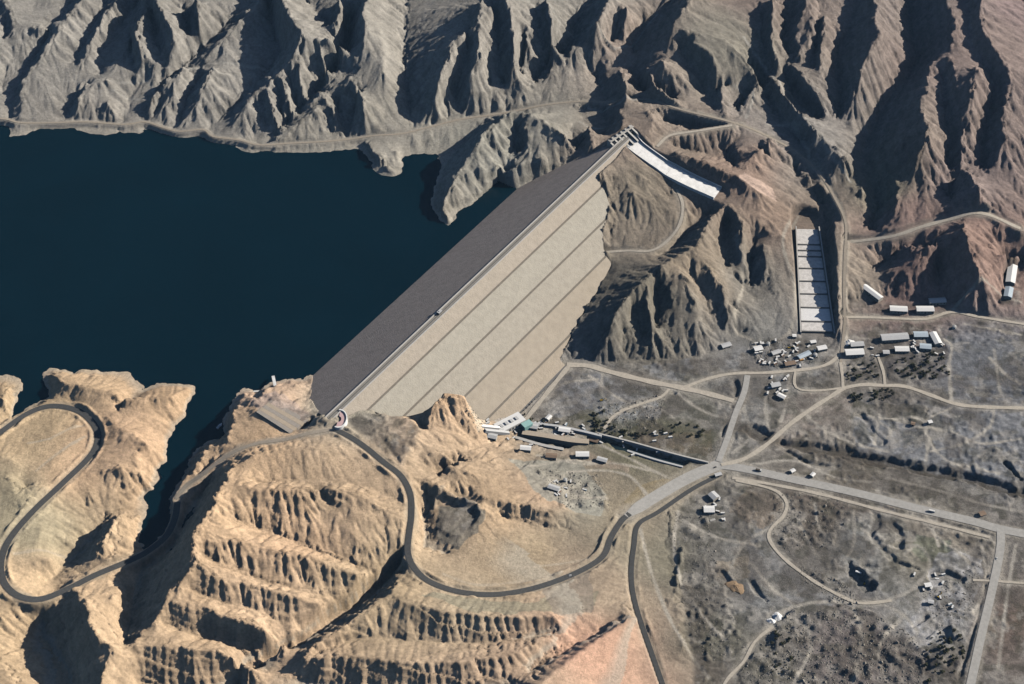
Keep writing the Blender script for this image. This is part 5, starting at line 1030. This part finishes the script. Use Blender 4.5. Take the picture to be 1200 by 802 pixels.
ZN = [((885, 398, 955, 430), 34, 'storage container lying in the work yard beside the apron foot', 'containers in the work yard'), ((622, 494, 690, 512), 22, 'storage container on the flats above the tailrace canal', 'containers above the canal'),
      ((898, 440, 925, 462), 12, 'storage container between the crossing road and the square field', 'containers by the crossing road'), ((825, 575, 850, 610), 8, 'storage container near the lone white site office', 'containers near the site office'), ((1000, 395, 1110, 418), 14, 'storage container standing between the camp sheds', 'containers among the camp sheds'), ((645, 560, 690, 590), 10, 'storage container on the quarry slope', 'containers on the quarry slope')]
ZN += [((570, 498, 625, 530), 16, 'storage container beside the powerhouse at the dam foot', 'containers beside the powerhouse'), ((700, 505, 790, 535), 14, 'storage container on the bank between the canal walls', 'containers between the canal walls'), ((1070, 670, 1120, 720), 10, 'storage container on the pale gravel sheet', 'containers on the gravel sheet')]
for (x0, y0, x1, y1), n, lb, gp in ZN:
    for k in range(n): clutter('storage_container', rng.uniform(x0, x1), rng.uniform(y0, y1), 'box', lb, 'container', gp, -30 if x0 != 645 else -14)
for px_c, py_c, lb in ((900, 405, 'round white tank at the left side of the work yard'), (955, 418, 'round white tank at the right side of the work yard'), (662, 572, 'round white tank on the quarry slope'), (1118, 385, 'round white tank right of the camp sheds')): clutter('storage_tank', px_c, py_c, 'tank', lb, 'tank', None)
for px_c, py_c, lb in ((650, 507, 'stack of concrete beams beside the canal wall'), (912, 424, 'stack of concrete beams in the middle of the work yard'), (835, 610, 'stack of concrete beams below the white site office')): clutter('beam_stack', px_c, py_c, 'stack', lb, 'beam stack', None)
for px_c, py_c, lb in ((1014, 680, 'yellow excavator standing at the edge of the dark gravel pit'), (1100, 700, 'yellow excavator on the pale gravel sheet'), (925, 408, 'yellow excavator in the work yard'), (705, 470, 'yellow excavator on the grey flats below the dam')): clutter('excavator', px_c, py_c, 'digger', lb, 'excavator', None)

# ---------------------------------------------------------------- haze
hz = MB().box(-14100, 14200, -11900, 16300, -82, 2140).build('haze', mat('tmp_haze', (1, 1, 1)), None, kind='stuff')
hm = bpy.data.materials.new('haze_air'); hm.use_nodes = True; hn = hm.node_tree; hn.nodes.clear()
vo = hn.nodes.new('ShaderNodeVolumePrincipled'); vo.inputs['Color'].default_value = (.36, .64, 1.0, 1); vo.inputs['Density'].default_value = 0.000010; vo.inputs['Anisotropy'].default_value = 0.0
ho = hn.nodes.new('ShaderNodeOutputMaterial'); hn.links.new(vo.outputs[0], ho.inputs['Volume'])
hz.data.materials.clear(); hz.data.materials.append(hm)
print("tris", sum(len(o.data.loop_triangles) or sum(max(1, 2) for _ in range(0)) or 2*len(o.data.polygons) for o in S.objects if o.type == "MESH"), NX, NY)
